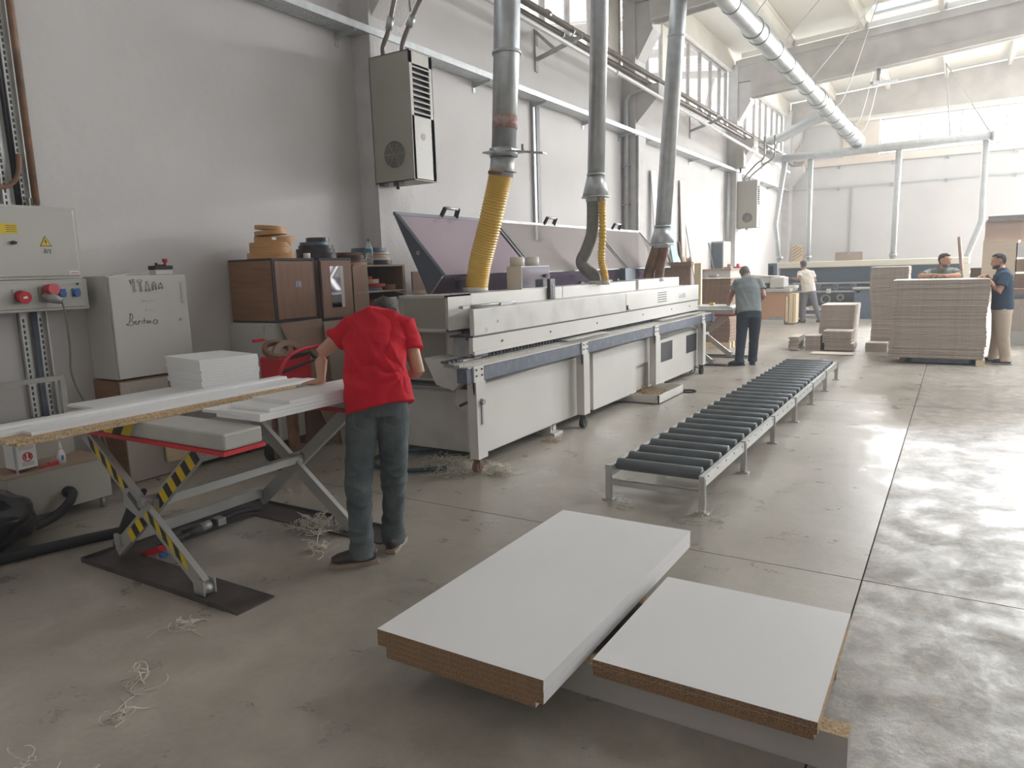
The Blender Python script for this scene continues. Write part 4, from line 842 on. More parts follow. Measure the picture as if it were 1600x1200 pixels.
# boards on the near lift table
tag(board(-3.66, -3.10, 2.50, 3.42, .9505, .018, fm=(0, 0, 0, 1, 1, 2)), 'wide white board lying flat under the smaller boards on the lift table', 'board')
for k, (x0, x1, y0, l) in enumerate(((-3.37, -3.02, 2.385, 'lowest of the narrow white boards at the worker\'s hand'), (-3.365, -3.022, 2.39, 'second narrow white board from the bottom at the worker\'s hand'), (-3.35, -3.03, 2.46, 'third narrow white board, stepped back, at the worker\'s hand'), (-3.34, -3.035, 2.60, 'topmost narrow white board, under the worker\'s hand'))):
    z = .9685 + k * .0185
    tag(board(x0, x1, y0, 3.45, z, .0185, fm=(0, 0, 2, 2, 2, 2)), l, 'board', 'narrow boards under the worker\'s hand')
ZH = .9685 + 4 * .0185
# long strips
for k, (x0, x1, y0, y1, z, fm, l) in enumerate(((-4.06, -3.72, 1.56, 3.24, .9505, (0, 1, 1, 1, 1, 1), 'lowest long chipboard strip overhanging the lift table'), (-4.06, -3.73, 1.52, 3.26, .9685, (0, 1, 1, 1, 1, 1), 'upper long chipboard strip overhanging the lift table'), (-4.02, -3.93, 1.50, 3.38, .9865, (0, 2, 2, 2, 2, 2), 'white edged strip farthest from the worker on the long bundle'), (-3.925, -3.835, 1.50, 3.42, .9865, (0, 2, 2, 2, 2, 2), 'middle white edged strip on the long bundle'), (-3.83, -3.745, 1.64, 3.45, .9865, (0, 2, 2, 2, 2, 2), 'white edged strip nearest the worker on the long bundle'), (-4.015, -3.93, 1.50, 3.36, 1.0045, (0, 2, 2, 2, 2, 2), 'top white strip at the back of the long bundle'))):
    tag(board(x0, x1, y0, y1, z, .018, fm=fm, mats=[M_white, M_chipl, M_whitedge, M_chipl], name='long_strip'), l, 'strip', 'long strips on the lift table')
tag(board(-4.66, -4.07, 2.26, 3.40, .9505, .016, fm=(0, 0, 2, 2, 2, 2)), 'white board under the stack of twelve small boards', 'board')
for k in range(12):
    o = board(-4.68 + .02 * (k < 2) + random.uniform(-.006, .006), -4.16 + .02 * (k < 2) + (.03 if k < 1 else 0), 2.93 + random.uniform(-.006, .006), 3.34 + random.uniform(-.004, .004), .967 + k * .0178, .0178, fm=(0, 0, 2, 2, 2, 2), rot=math.radians(-10))
    tag(o, 'small white board in the neat stack of twelve on the lift table', 'board', 'stack of twelve small boards')

# ================================================================== LEFT WALL FURNITURE
t = thing('distribution_board', 'grey electrical cabinet with warning triangle and socket strip on the left wall', 'electrical cabinet', (-6.2, 2.8, 1.5))
obj('upper_box', MB().box(XW + .03, -6.06, 2.42, 3.19, 1.745, 2.30), M_panel, t)
obj('upper_door', MB().rbox(-6.062, -6.045, 2.44, 3.165, 1.765, 2.28, .006), M_panel, t)
obj('lower_box', MB().box(XW + .03, -6.06, 2.40, 3.21, 1.50, 1.74), M_panel, t)
lp = obj('lower_cover', MB().rbox(-6.062, -6.047, 2.43, 3.175, 1.52, 1.715, .005), M_panel, t)
XP = -6.044
obj('door_lock', MB().cyl((XP, 2.70, 2.02), (XP + .02, 2.70, 2.02), .014, 12).box(XP, XP + .025, 2.685, 2.72, 2.013, 2.027), M_black, t)
ws = obj('warning_sign', MB()._add([(XP + .001, 2.885, 1.995), (XP + .001, 2.975, 1.995), (XP + .001, 2.93, 2.075)], [(0, 1, 2)]), M_tapeblk, t)
obj('sign_field', MB()._add([(XP + .002, 2.893, 2.0), (XP + .002, 2.967, 2.0), (XP + .002, 2.93, 2.066)], [(0, 1, 2)]), M_yellow, ws)
obj('lightning_bolt', MB()._add([(XP + .003, 2.932, 2.055), (XP + .003, 2.922, 2.028), (XP + .003, 2.93, 2.028), (XP + .003, 2.926, 2.005), (XP + .003, 2.94, 2.034), (XP + .003, 2.932, 2.034)], [(0, 1, 2, 3, 4, 5)]), M_tapeblk, ws)
yl = obj('yellow_notice', MB().box(XP, XP + .001, 2.60, 2.742, 2.085, 2.16), M_yellow, t)
for k in range(4): obj('notice_line', MB().box(XP + .001, XP + .0016, 2.665, 2.735, 2.10 + k * .014, 2.104 + k * .014), M_ink, yl)
obj('maker_label', MB().box(XP, XP + .001, 3.08, 3.155, 1.775, 1.805), M_paper, t)
obj('label_text', MB().box(XP + .001, XP + .0015, 3.09, 3.15, 1.786, 1.792), M_redp, t)
text('3/1', .05, (XP + .001, 2.905, 1.945), (0, 1, -.1), (0, .1, 1), M_ink, t)
obj('mounting_tab', MB().box(XW, XW + .05, 2.95, 3.0, 2.3, 2.38).box(XW + .02, XW + .06, 2.98, 3.05, 2.29, 2.33), M_panel, t)
for y in (2.46, 3.13): obj('cover_screw', MB().cyl((-6.047, y, 1.70), (-6.04, y, 1.70), .01, 10), M_dark, t)
def cee(y, z, col, plug):
    s_ = obj('power_socket', MB().box(-6.047, -6.035, y - .05, y + .05, z - .055, z + .055), M_steel, t)
    if plug:
        obj('socket_lid', MB().cyl((-6.035, y + .02, z + .03), (-5.96, y + .03, z + .035), .044, 20), col, s_)
        obj('plug_body', MB().tube([(-6.03, y, z - .02), (-5.97, y + .02, z - .035), (-5.93, y + .06, z - .06)], [.045, .04, .022], 16), M_steel, s_)
    else:
        obj('socket_lid', MB().cyl((-6.035, y, z), (-5.97, y + .005, z - .01), .045, 24), col, s_)
        obj('socket_label', MB().box(-5.9695, -5.968, y - .012, y + .018, z - .018, z), M_paper, s_)
cee(2.70, 1.62, M_redp, False); cee(2.88, 1.63, M_redp, True)
for y in (3.0, 3.11):
    s_ = obj('blue_socket', MB().box(-6.047, -6.03, y - .028, y + .028, 1.60, 1.665), M_bluep, t)
    obj('socket_cap', MB().cyl((-6.03, y, 1.628), (-6.015, y, 1.628), .026, 18), M_bluep, s_)
tag(obj('power_cable', MB().tube(smooth_path([(-5.93, 2.94, 1.565), (-5.94, 2.96, 1.45), (-6.02, 3.0, 1.2), (-6.05, 3.0, 1.0), (-6.05, 3.05, .8), (-6.0, 3.12, .62), (-6.02, 3.2, .3)], 6), .008, 8), M_hgrey), 'thin brown cable hanging from the plugged red socket', 'cable')
for z0, z1, l in ((2.32, 5.2, 'slotted wall trunking with cables above the electrical cabinet'), (.15, 1.49, 'slotted wall trunking with cables below the electrical cabinet')):
    t = thing('wall_trunking', l, 'cable trunking', (XW, 2.87, z0), 'wall trunkings of the electrical cabinet')
    obj('back_channel', MB().box(XW, XW + .01, 2.77, 2.97, z0, z1).box(XW, XW + .05, 2.77, 2.778, z0, z1).box(XW, XW + .05, 2.962, 2.97, z0, z1), M_alu, t)
    mb = MB(); n = int((z1 - z0) / .045)
    for i in range(n):
        for y in (2.80, 2.925): mb.box(XW + .01, XW + .012, y, y + .014, z0 + i * .045, z0 + i * .045 + .028)
    s_ = obj('slots', mb, M_dark, t); s_['kind'] = 'stuff'
    obj('cable_bundle', MB().tube([(XW + .04, 2.87, z0), (XW + .03, 2.865, (z0 + z1) / 2), (XW + .04, 2.87, z1)], .016, 8).tube([(XW + .05, 2.89, z0), (XW + .03, 2.885, (z0 + z1) / 2), (XW + .04, 2.89, z1)], .012, 8), M_rail if z0 < 1 else M_black, t)
tag(obj('cable_conduit', MB().tube([(XW + .03, 3.0, 2.32), (XW + .03, 3.0, 5.3)], .035, 10), M_hbrown), 'dark brown vertical conduit right of the upper trunking', 'conduit')
tag(obj('cable_conduit', MB().tube(smooth_path([(XW + .09, 2.2, 2.44), (XW + .09, 2.7, 2.44), (XW + .09, 2.82, 2.47), (XW + .09, 2.88, 2.56), (XW + .09, 2.9, 2.7)], 5), .018, 10), M_hbrown), 'curved brown pipe bending up above the electrical cabinet', 'pipe')
t = thing('angle_rack', 'pale angle-steel rack leg and bar under the electrical cabinet', 'rack', (-5.9, 2.6, 0))
obj('cross_bar', MB().box(-5.95, -5.90, 1.9, 2.87, .965, 1.0), M_lift, t); obj('leg', MB().box(-5.95, -5.91, 2.84, 2.88, 0, .965), M_lift, t)
# handwriting as pen strokes on a board plane x = X
def strokes(name, X, y0, z0, s, lines, r, mt, par):
    mb = MB()
    for ln in lines: mb.tube([(X, y0 + p * s, z0 + q * s) for p, q in ln], r, 5)
    return obj(name, mb, mt, par)
t = thing('storage_cabinet', 'off-white metal cupboard with Y.TAnn and Beritan.O written on its door', 'cabinet', (-6.1, 3.65, .895))
obj('cabinet_body', MB().box(XW + .01, -5.925, 3.30, 4.0, .895, 1.755), M_offwhite, t)
dr = obj('door', MB().rbox(-5.922, -5.90, 3.305, 3.995, .90, 1.75, .004), M_offwhite, t)
obj('recess_handle', MB().box(-5.9, -5.896, 3.935, 3.955, 1.50, 1.69), M_steel, dr)
obj('key_lock', MB().cyl((-5.9, 3.91, 1.36), (-5.893, 3.91, 1.36), .011, 14), M_steel, dr)
Xd = -5.8985; S_ = .075
def outl(pts): return [pts + [pts[0]]]
strokes('handwriting', Xd, 3.475, 1.615, .1, outl([(.0, 1.0), (.08, 1.05), (.16, .75), (.24, .75), (.27, 1.1), (.38, 1.1), (.40, .75), (.42, .05), (.27, .02), (.27, .62), (.15, .62)]) + [[(.55, .15), (.58, .15)]] +
        outl([(.68, .95), (.72, 1.02), (1.12, 1.0), (1.14, .92), (1.10, .86), (.98, .86), (1.0, .02), (.88, .02), (.84, .86), (.72, .86)]) + [[(1.18, .1), (1.21, .12)]] +
        outl([(1.32, .02), (1.46, .88), (1.52, .88), (1.78, .1), (1.76, .02), (1.66, .06), (1.6, .22), (1.48, .22), (1.46, .05)]) + outl([(1.95, .12), (1.98, .6), (2.1, .82), (2.25, .78), (2.34, .5), (2.36, .12), (2.26, .12), (2.22, .5), (2.12, .6), (2.06, .45), (2.05, .12)]) +
        outl([(2.55, .2), (2.58, .55), (2.7, .56), (2.74, .72), (2.8, .72), (2.86, .5), (2.96, .26), (2.86, .2), (2.78, .34), (2.68, .34), (2.64, .2)]), .0022, M_ink, dr)
strokes('handwriting', Xd, 3.39, 1.34, .1, [[(.55, 1.0), (.62, 1.0), (.5, .3), (.35, .15), (.2, .1)], [(.62, 1.0), (.82, .85), (.84, .65), (.65, .45), (.86, .25), (.84, .1), (.6, .02), (.2, .08)], [(.95, .2), (1.1, .24), (1.05, .36), (.95, .3), (.95, .15), (1.05, .06), (1.18, .08)], [(1.25, .05), (1.3, .35), (1.28, .2), (1.42, .36), (1.48, .3)], [(1.56, .08), (1.6, .32)], [(1.62, .46), (1.63, .48)], [(1.74, .05), (1.82, .55)], [(1.68, .32), (1.95, .36)], [(2.05, .3), (1.95, .26), (1.94, .1), (2.05, .1), (2.1, .3), (2.12, .08)], [(2.2, .06), (2.22, .3), (2.32, .3), (2.34, .06)], [(2.48, .08), (2.50, .09)],
        [(2.6 + .19 + .19 * math.cos(a * .5236), .16 + .2 * math.sin(a * .5236)) for a in range(13)]], .0024, M_ink, dr)
strokes('faint_handwriting', Xd, 3.56, 1.53, .08, [[(0, .3), (.2, 0), (.3, .3)], [(.3, .05), (.5, .1), (.6, .2), (.7, 0)], [(.95, .25), (1.1, 0)], [(1.2, .1), (1.4, .05), (1.6, .12)]], .0014, M_inkl, dr)
strokes('faint_handwriting', Xd, 3.59, 1.45, .08, [[(0, .3), (.1, 0), (.3, .15)], [(.4, .05), (.6, .1), (.8, .02), (1.0, .08)]], .0014, M_inkl, dr)
t = thing('control_box', 'small cream switch box with black lid and red mushroom button on the cupboard', 'switch box', (-6.0, 3.82, 1.756))
obj('box_body', MB().rbox(-6.03, -5.93, 3.74, 3.90, 1.757, 1.80, .004), M_acfront, t); obj('black_lid', MB().rbox(-6.035, -5.925, 3.735, 3.905, 1.80, 1.835, .006), M_black, t)
obj('red_button', MB().cyl((-5.97, 3.86, 1.835), (-5.97, 3.86, 1.87), .012, 10).cyl((-5.97, 3.86, 1.865), (-5.97, 3.86, 1.895), .022, 16), M_redp, t)
for y in (3.77, 3.80, 3.83): obj('black_button', MB().cyl((-5.96, y, 1.835), (-5.96, y, 1.86 if y == 3.77 else 1.845), .012, 10), M_black, t)
tag(obj('paper_scrap', MB().box(-5.98, -5.93, 3.36, 3.47, 1.757, 1.764).tube(smooth_path([(-5.97, 3.45, 1.76), (-5.98, 3.55, 1.775), (-5.97, 3.62, 1.765), (-5.97, 3.70, 1.80)], 4), .002, 5), M_paper), 'white string and scrap on top of the cupboard', 'scrap')
def cabinet(name, label, x1, y0, y1, z0, z1, front, side, x0=XW + .01, writing=None):
    t = thing(name, label, 'cabinet', ((x0 + x1) / 2, (y0 + y1) / 2, z0))
    obj('cabinet_body', MB().box(x0, x1 - .02, y0, y1, z0, z1), side, t); obj('door', MB().box(x1 - .018, x1, y0 + .01, y1 - .005, z0 + .01, z1 - .01), front, t)
    return t
t = cabinet('base_cabinet', 'brown-sided base cabinet with HUK and M written on its light front, below the cupboard', -5.90, 3.29, 3.88, .0, .88, mat('pinkish_front', (.47, .41, .36), .5), M_walnut)
strokes('handwriting', -5.8985, 3.40, .765, .1, [[(0, .5), (0, 0), (.3, 0)], [(.35, .5), (.38, 0)], [(.5, .5), (.5, 0), (.7, .0), (.72, .5)], [(.9, .5), (.9, 0)], [(1.2, .5), (.95, .25), (1.2, .1)]], .002, M_inkl, t)
strokes('handwriting', -5.8985, 3.72, .70, .1, [[(.25, .0), (.1, 1.3), (.65, .75), (.72, 1.3), (1.0, .85), (1.25, .8)], [(.25, 0), (.5, .22), (.9, .25), (1.3, .1)]], .003, M_ink, t)
t = cabinet('base_cabinet', 'low off-white base cabinet under the middle of the lift table', -5.86, 3.95, 4.75, .03, .55, M_offwhite, M_hbrown)
obj('feet', MB().box(-5.95, -5.9, 3.98, 4.03, 0, .03), M_dark, t)
tag(obj('offcut_board', MB()._add([(-5.88, 3.62, .12), (-5.88, 3.93, .1), (-5.87, 3.93, .62), (-5.87, 3.60, .60), (-5.86, 3.62, .12), (-5.86, 3.93, .1), (-5.85, 3.93, .62), (-5.85, 3.60, .60)], [(0, 1, 2, 3), (7, 6, 5, 4), (0, 4, 5, 1), (1, 5, 6, 2), (2, 6, 7, 3), (3, 7, 4, 0)]), M_lightw), 'pale yellowish wood offcut leaning on the base cabinet', 'board')
# walnut cabinets
def framed(name, label, y0, y1, x1, z0, z1, fr, sd):
    t = thing(name, label, 'cabinet', (-5.9, (y0 + y1) / 2, z0)); x0 = XW + .05
    obj('cabinet_body', MB().box(x0, x1 - .02, y0, y1, z0, z1), sd, t)
    obj('dark_edging', MB().box(x1 - .02, x1, y0, y0 + .02, z0, z1).box(x1 - .02, x1, y1 - .02, y1, z0, z1).box(x0, x1, y0, y1, z1, z1 + .02).box(x0, x1, y0, y1, z0 - .02, z0), M_edgeblk, t)
    return t, x1
t, x1 = framed('walnut_cabinet', 'walnut laminate cabinet with a small silver sticker on its door', 4.72, 5.25, -5.60, 1.285, 1.865, M_walnuth, M_walnut)
d = obj('door', MB().box(x1 - .012, x1 + .006, 4.745, 5.225, 1.295, 1.855), M_walnuth, t)
obj('silver_sticker', MB().rbox(x1 + .006, x1 + .009, 4.98, 5.06, 1.60, 1.66, .001), mat('silver_film', (.6, .6, .66), .2, .7), d)
for z in (1.50, 1.53): obj('tiny_knob', MB().cyl((x1 + .006, 5.20, z), (x1 + .016, 5.20, z), .006, 8), M_steel, d)
t, x1 = framed('mirror_cabinet', 'brown cabinet with a narrow mirror let into its door', 5.32, 5.78, -5.60, 1.255, 1.865, M_oak, M_oak)
d = obj('door', MB().box(x1 - .01, x1 + .008, 5.335, 5.765, 1.265, 1.86), M_oak, t)
obj('mirror', MB().box(x1 + .008, x1 + .0095, 5.455, 5.60, 1.37, 1.80), mat('mirror', (.75, .76, .8), .06, 1.0), d)
obj('mirror_strip', MB().box(x1 + .008, x1 + .010, 5.60, 5.645, 1.37, 1.80), M_offwhite, d)
t = thing('open_shelf', 'open brown shelf cabinet filled with coils of edge banding', 'shelf', (-5.9, 6.2, 0)); x1 = -5.60
obj('side_panel', MB().box(XW + .05, x1, 5.80, 5.82, 0, 1.80), M_oak, t); obj('side_panel', MB().box(XW + .05, x1, 6.65, 6.67, 0, 1.80), M_oak, t)
obj('front_panel', MB().box(x1 - .02, x1, 5.82, 6.01, .0, 1.80), M_oak, t)
for z in (1.79, 1.50, 1.15, .8): obj('shelf_board', MB().box(XW + .05, x1 + .002, 5.82, 6.67, z, z + .018), M_mdf, t)
obj('shelf_post', MB().box(x1 - .02, x1 + .001, 6.01, 6.03, .0, 1.79).box(x1 - .02, x1 + .001, 6.63, 6.65, 0, 1.79), M_mdf, t)
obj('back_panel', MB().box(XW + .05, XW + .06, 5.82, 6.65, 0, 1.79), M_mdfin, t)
tag(obj('cabinet', MB().box(XW + .02, -5.68, 7.05 - .3 + .66, 7.9, 0, 1.62), M_oak), 'brown cabinet side just right of the open shelf, behind the grille housing', 'cabinet')
tag(obj('brown_board', MB().box(-5.55, -5.53, 6.72, 7.25, 0, 1.72), M_oak), 'brown board standing behind the machine lid end', 'board')
t = cabinet('lower_cabinet', 'off-white lower cabinet beneath the walnut cabinet', -5.60, 4.70, 4.98, .10, 1.262, M_offwhite, M_offwhite)
obj('side_handle', MB().box(-5.78, -5.76, 4.694, 4.70, 1.16, 1.24).box(-5.78, -5.66, 4.694, 4.70, 1.235, 1.245), M_panel, t)
cabinet('lower_cabinet', 'dark brown lower cabinet behind the leaning boards', -5.61, 5.0, 5.78, .0, 1.23, M_oak, M_hbrown)
tag(obj('leaning_board', MB()._add([(-5.575, 4.72, 1.26), (-5.575, 5.26, 1.27), (-5.30, 5.30, 0), (-5.30, 5.10, 0), (-5.555, 4.72, 1.26), (-5.555, 5.26, 1.27), (-5.28, 5.30, 0), (-5.28, 5.10, 0)], [(0, 1, 2, 3), (7, 6, 5, 4), (0, 4, 5, 1), (1, 5, 6, 2), (2, 6, 7, 3), (3, 7, 4, 0)]), M_mdf), 'pinkish brown board leaning askew against the lower cabinets', 'board')
tag(obj('leaning_board', MB()._add([(-5.50, 5.22, 1.24), (-5.50, 5.85, 1.24), (-5.22, 6.0, 0), (-5.22, 5.10, 0), (-5.48, 5.22, 1.24), (-5.48, 5.85, 1.24), (-5.20, 6.0, 0), (-5.20, 5.10, 0)], [(0, 1, 2, 3), (7, 6, 5, 4), (0, 4, 5, 1), (1, 5, 6, 2), (2, 6, 7, 3), (3, 7, 4, 0)]), mat('grey_mdf', (.34, .27, .21), .6, col2=(.38, .31, .25), scale=2)), 'grey brown board leaning right behind the worker in red', 'board')
# coils of edge banding
def coil(y, z, ro, h, mt, label, grp, x=-5.88, tilt=(0, 0), ri=None):
    t = thing('banding_coil', label, 'coil', (x, y, z), grp); ri = ri or ro * .35; k = 3; d = (ro - ri) / k
    rnd = random.Random(int(z * 1000 + y * 10))
    for q in range(k):
        obj('winding', MB().ring((x, y, z + rnd.uniform(0, .002)), ro - q * d, ro - (q + 1) * d + .002, h * (1 - .06 * q), 44, tilt=tilt), mt, t)
    return t
M_ch = mat('honey_banding', (.52, .27, .085), .5, col2=(.60, .34, .13), scale=4, stretch=(1, 1, 14)); M_chg = mat('steel_blue_banding', (.10, .15, .20), .4); M_chd = mat('dark_brown_banding', (.06, .04, .035), .5); M_chb = mat('black_banding', (.03, .035, .045), .35)
M_chr = mat('red_banding', (.40, .02, .03), .5); M_cht = mat('tan_banding', (.50, .33, .20), .5); M_chn = mat('brown_banding', (.24, .12, .07), .5); M_chw = mat('pale_banding', (.56, .50, .42), .5)
z = 1.886; G1 = 'honey coils on the walnut cabinet'
for k, (ro, h, dy, l, tl) in enumerate(((.235, .055, 0, 'bottom honey-coloured coil on the walnut cabinet', (0, 0)), (.20, .052, -.01, 'second honey coil from the bottom', (0, 0)), (.198, .045, -.01, 'third honey coil from the bottom', (0, 0)), (.195, .062, .05, 'wide tilted honey coil with white paper labels', (.05, .05)), (.155, .040, .01, 'second honey coil from the top', (.03, -.04)), (.145, .036, .0, 'topmost thin honey coil', (-.05, .05)))):
    c = coil(4.93 + dy, z, ro, h, M_ch, l, G1, x=-5.84, tilt=tl)
    if k == 3:
        for a in (0, .09): obj('paper_tag', MB().box(-5.84 + .17 - a * .4, -5.84 + .175 - a * .4, 4.80 + a, 4.85 + a, z + .02, z + .045), M_paper, c)
    z += h + .0015 + (.010 if k in (3, 4) else 0)
z = 1.886; G2 = 'dark coils on the two walnut cabinets'
for k, (ro, h, dy, mt, l) in enumerate(((.215, .05, 0, M_chb, 'bottom black coil of the dark pile'), (.20, .045, -.01, M_chd, 'dark brown coil second from the bottom of the dark pile'), (.18, .035, -.0, M_chb, 'black coil in the middle of the dark pile'), (.15, .03, -.02, M_chg, 'blue-grey coil near the top of the dark pile'), (.12, .045, .03, M_chb, 'small black coil on top of the dark pile'))):
    coil(5.52 + dy, z, ro, h, mt, l, G2, x=-5.84); z += h + .003
tag(obj('tape_roll', MB().ring((-5.66, 5.22, 1.886), .035, .02, .05, 20), M_paper), 'small pale tape roll between honey and dark coils', 'tape roll')
z = 1.81
for k, (y, ro, h, mt, l) in enumerate(((6.0, .20, .03, M_cht, 'tan coil at the bottom left on the open shelf top'), (6.0, .19, .03, M_chn, 'brown coil second from bottom on the open shelf top'), (5.97, .20, .04, M_chd, 'dark coil on the tan coils of the open shelf top'), (5.98, .17, .03, M_chn, 'brown coil crowning the left pile on the open shelf top'))):
    coil(y, z, ro, h, mt, l, 'coils on the open shelf top', x=-5.84); z += h + .003
z = 1.81
for k, (y, ro, h, mt, l) in enumerate(((6.45, .20, .05, M_chb, 'black coil at the bottom right on the open shelf top'), (6.44, .19, .03, M_chw, 'pale coil right of the bottle'), (6.42, .185, .03, M_cht, 'tan coil right of the bottle'), (6.42, .195, .03, M_chw, 'upper pale coil right of the bottle'), (6.36, .20, .04, M_chg, 'blue grey coil on top of the right pile'))):
    coil(y, z, ro, h, mt, l, 'coils on the open shelf top', x=-5.87); z += h + .003
for (y, z, ro, h, mt, l) in ((6.25, 1.52, .19, .035, M_chg, 'blue-grey coil at the bottom of the upper compartment'), (6.28, 1.558, .20, .035, M_chr, 'dark red coil in the upper compartment'), (6.22, 1.596, .17, .05, M_cht, 'tan coil in the upper compartment'), (6.2, 1.65, .11, .03, M_chr, 'small bright red coil on the tan coil')):
    coil(y, z, ro, h, mt, l, 'coils in the upper compartment', x=-5.84)
coil(6.5, 1.52, .10, .06, M_chn, 'small brown coil at the right of the upper compartment', 'coils in the upper compartment', x=-5.74)
for k, (z, ro, l) in enumerate(((1.17, .2, 'lowest red coil'), (1.22, .19, 'second red coil'), (1.27, .18, 'third red coil'), (1.32, .17, 'fourth red coil'), (1.37, .12, 'topmost red coil'))):
    coil(6.22 + .01 * k, z, ro, .045, M_chr if k != 1 else M_chd, l + ' in the lower compartment', 'coils in the lower compartment', x=-5.84)
t = thing('water_bottle', 'clear plastic water bottle with a teal label on the open shelf', 'bottle', (-5.66, 6.14, 1.81))
M_pet = glass_mat('clear_plastic', (.90, .93, .95), .18, .08, .12)
obj('bottle_body', MB().tube([(-5.66, 6.14, 1.81), (-5.66, 6.14, 1.82), (-5.66, 6.14, 1.95), (-5.66, 6.14, 2.0), (-5.66, 6.14, 2.05), (-5.66, 6.14, 2.075)], [.036, .042, .042, .040, .02, .014], 20), M_pet, t)
obj('bottle_label', MB().tube([(-5.66, 6.14, 1.945), (-5.66, 6.14, 1.985)], .0428, 20, caps=False), mat('teal_label', (.05, .25, .30), .4), t)
obj('bottle_cap', MB().cyl((-5.66, 6.14, 2.075), (-5.66, 6.14, 2.093), .016, 14), mat('blue_cap', (.05, .1, .3), .4), t)
tag(obj('wire_loop', MB().tube(smooth_path([(-5.62, 6.5, 1.5), (-5.58, 6.6, 1.47), (-5.57, 6.65, 1.40), (-5.57, 6.66, 1.3)], 5), .006, 6), M_galv), 'white strip end curling from the open shelf', 'strip')
# pallet truck / red frame tool
t = thing('strapping_cart', 'red strapping cart with tubular handle and paper coil behind the board stack', 'cart', (-5.0, 4.2, 0))
obj('red_body', MB().rbox(-5.16, -4.86, 4.12, 4.45, .78, 1.02, .02), M_redpaint, t)
obj('tube_handle', MB().tube(smooth_path([(-4.80, 3.98, .74), (-4.80, 4.06, .95), (-4.80, 4.2, 1.06), (-4.80, 4.5, 1.09), (-4.80, 4.56, 1.06), (-4.80, 4.52, .95), (-4.80, 4.42, .72)], 5), .018, 10), M_redpaint, t)
obj('stand_leg', MB().box(-5.10, -5.06, 4.15, 4.19, 0, .78).box(-5.10, -5.06, 4.38, 4.42, 0, .78).box(-4.9, -4.86, 4.15, 4.19, 0, .78), M_hbrown, t)
obj('kraft_coil', MB().ring((-5.0, 4.3, .98), .17, .12, .05, 28, tilt=(.3, 1.25)), M_mdf, t)
obj('kraft_coil', MB().ring((-5.03, 4.22, 1.06), .13, .09, .04, 28, tilt=(.2, .5)), M_chn, t)
obj('black_lever', MB().tube([(-4.83, 4.05, .90), (-4.80, 4.45, .98)], .012, 8).tube([(-4.85, 4.2, 1.02), (-4.85, 4.42, 1.04), (-4.82, 4.5, .94)], .018, 8), M_dark, t)
obj('red_tab', MB().box(-5.1, -5.06, 4.02, 4.12, 1.16, 1.185), M_redpaint, t); obj('paper_strip', MB().tube(smooth_path([(-5.08, 4.1, 1.17), (-5.02, 4.3, 1.14), (-4.98, 4.42, 1.05), (-4.98, 4.46, .95)], 4), [(.02, .004)] * 13, 6), M_mdf, t)
tag(obj('air_canister', MB().sphere((-5.3, 4.35, .10), (.10, .10, .10)).cyl((-5.36, 4.35, .1), (-5.24, 4.35, .1), .1, 18), M_black), 'black wheel behind the lift table near the base cabinets', 'wheel')
# low box with bits on it, at far left
t = thing('hydraulic_power_box', 'low grey-green metal box on small feet at the left edge', 'box', (-5.75, 2.5, 0))
obj('box_body', MB().rbox(-6.05, -5.47, 2.20, 2.90, .085, .385, .004), M_acbox, t)
obj('top_sheet', MB().box(-6.06, -5.465, 2.19, 2.91, .386, .392), M_mdf, t)
for x, y in ((-5.51, 2.84), (-5.51, 2.26), (-6.0, 2.84)): obj('foot', MB().cyl((x, y, 0), (x, y, .085), .018, 10), M_steel, t)
obj('hose_socket', MB().cyl((-5.47, 2.58, .20), (-5.43, 2.58, .20), .042, 20), M_black, t)
t = thing('upright_panel_box', 'grey-green upright box behind the paper tin', 'box', (-5.95, 2.5, .392))
obj('box_body', MB().rbox(-6.2, -5.85, 2.1, 2.82, .393, .66, .004), M_acbox, t)
t = thing('solvent_tin', 'square tin with white label and red prohibition mark', 'tin', (-5.62, 2.38, .392))
tb = obj('tin_body', MB().box(-5.70, -5.555, 2.31, 2.44, .41, .60), M_hbrown, t)
obj('paper_wrap', MB().box(-5.705, -5.55, 2.305, 2.445, .42, .597), M_paper, t)
obj('metal_edge', MB().box(-5.552, -5.545, 2.30, 2.315, .393, .62), M_galv, t)
obj('prohibition_ring', MB().ring((-5.5495, 2.385, .50), .034, .026, .001, 28, axis='x'), M_redp, t)
obj('prohibition_bar', MB().box(-5.5495, -5.5485, 2.365, 2.378, .485, .52).box(-5.5495, -5.5485, 2.39, 2.408, .485, .52), M_redp, t)
for k in range(5): obj('print_line', MB().box(-5.5498, -5.549, 2.335, 2.43, .555 + k * .008, .558 + k * .008), M_inkl, t)
for k in range(3): obj('print_line', MB().box(-5.5498, -5.549, 2.345, 2.425, .438 + k * .01, .443 + k * .01), M_inkl, t)
tag(obj('plastic_film', MB().tube(smooth_path([(-5.66, 2.33, .60), (-5.63, 2.35, .66), (-5.6, 2.42, .64), (-5.58, 2.44, .70)], 4), [.05, .045, .05, .04, .05, .04, .05, .04, .05, .04, .03, .04, .03], 9), M_pet), 'crumpled clear plastic film on top of the tin', 'film')
t = thing('glue_bottle', 'small white glue bottle with pointed nozzle on the low box', 'bottle', (-5.58, 2.62, .392))
obj('bottle_body', MB().tube([(-5.58, 2.62, .393), (-5.58, 2.62, .46), (-5.58, 2.62, .48), (-5.58, 2.62, .50)], [(.022, .03), (.022, .03), (.016, .022), (.012, .012)], 16), M_paper, t)
obj('nozzle', MB().tube([(-5.58, 2.62, .50), (-5.58, 2.62, .52), (-5.58, 2.62, .56)], [.013, .011, .003], 12), M_paper, t)
obj('bottle_print', MB().box(-5.5575, -5.5565, 2.61, 2.625, .42, .455), M_bluep, t)
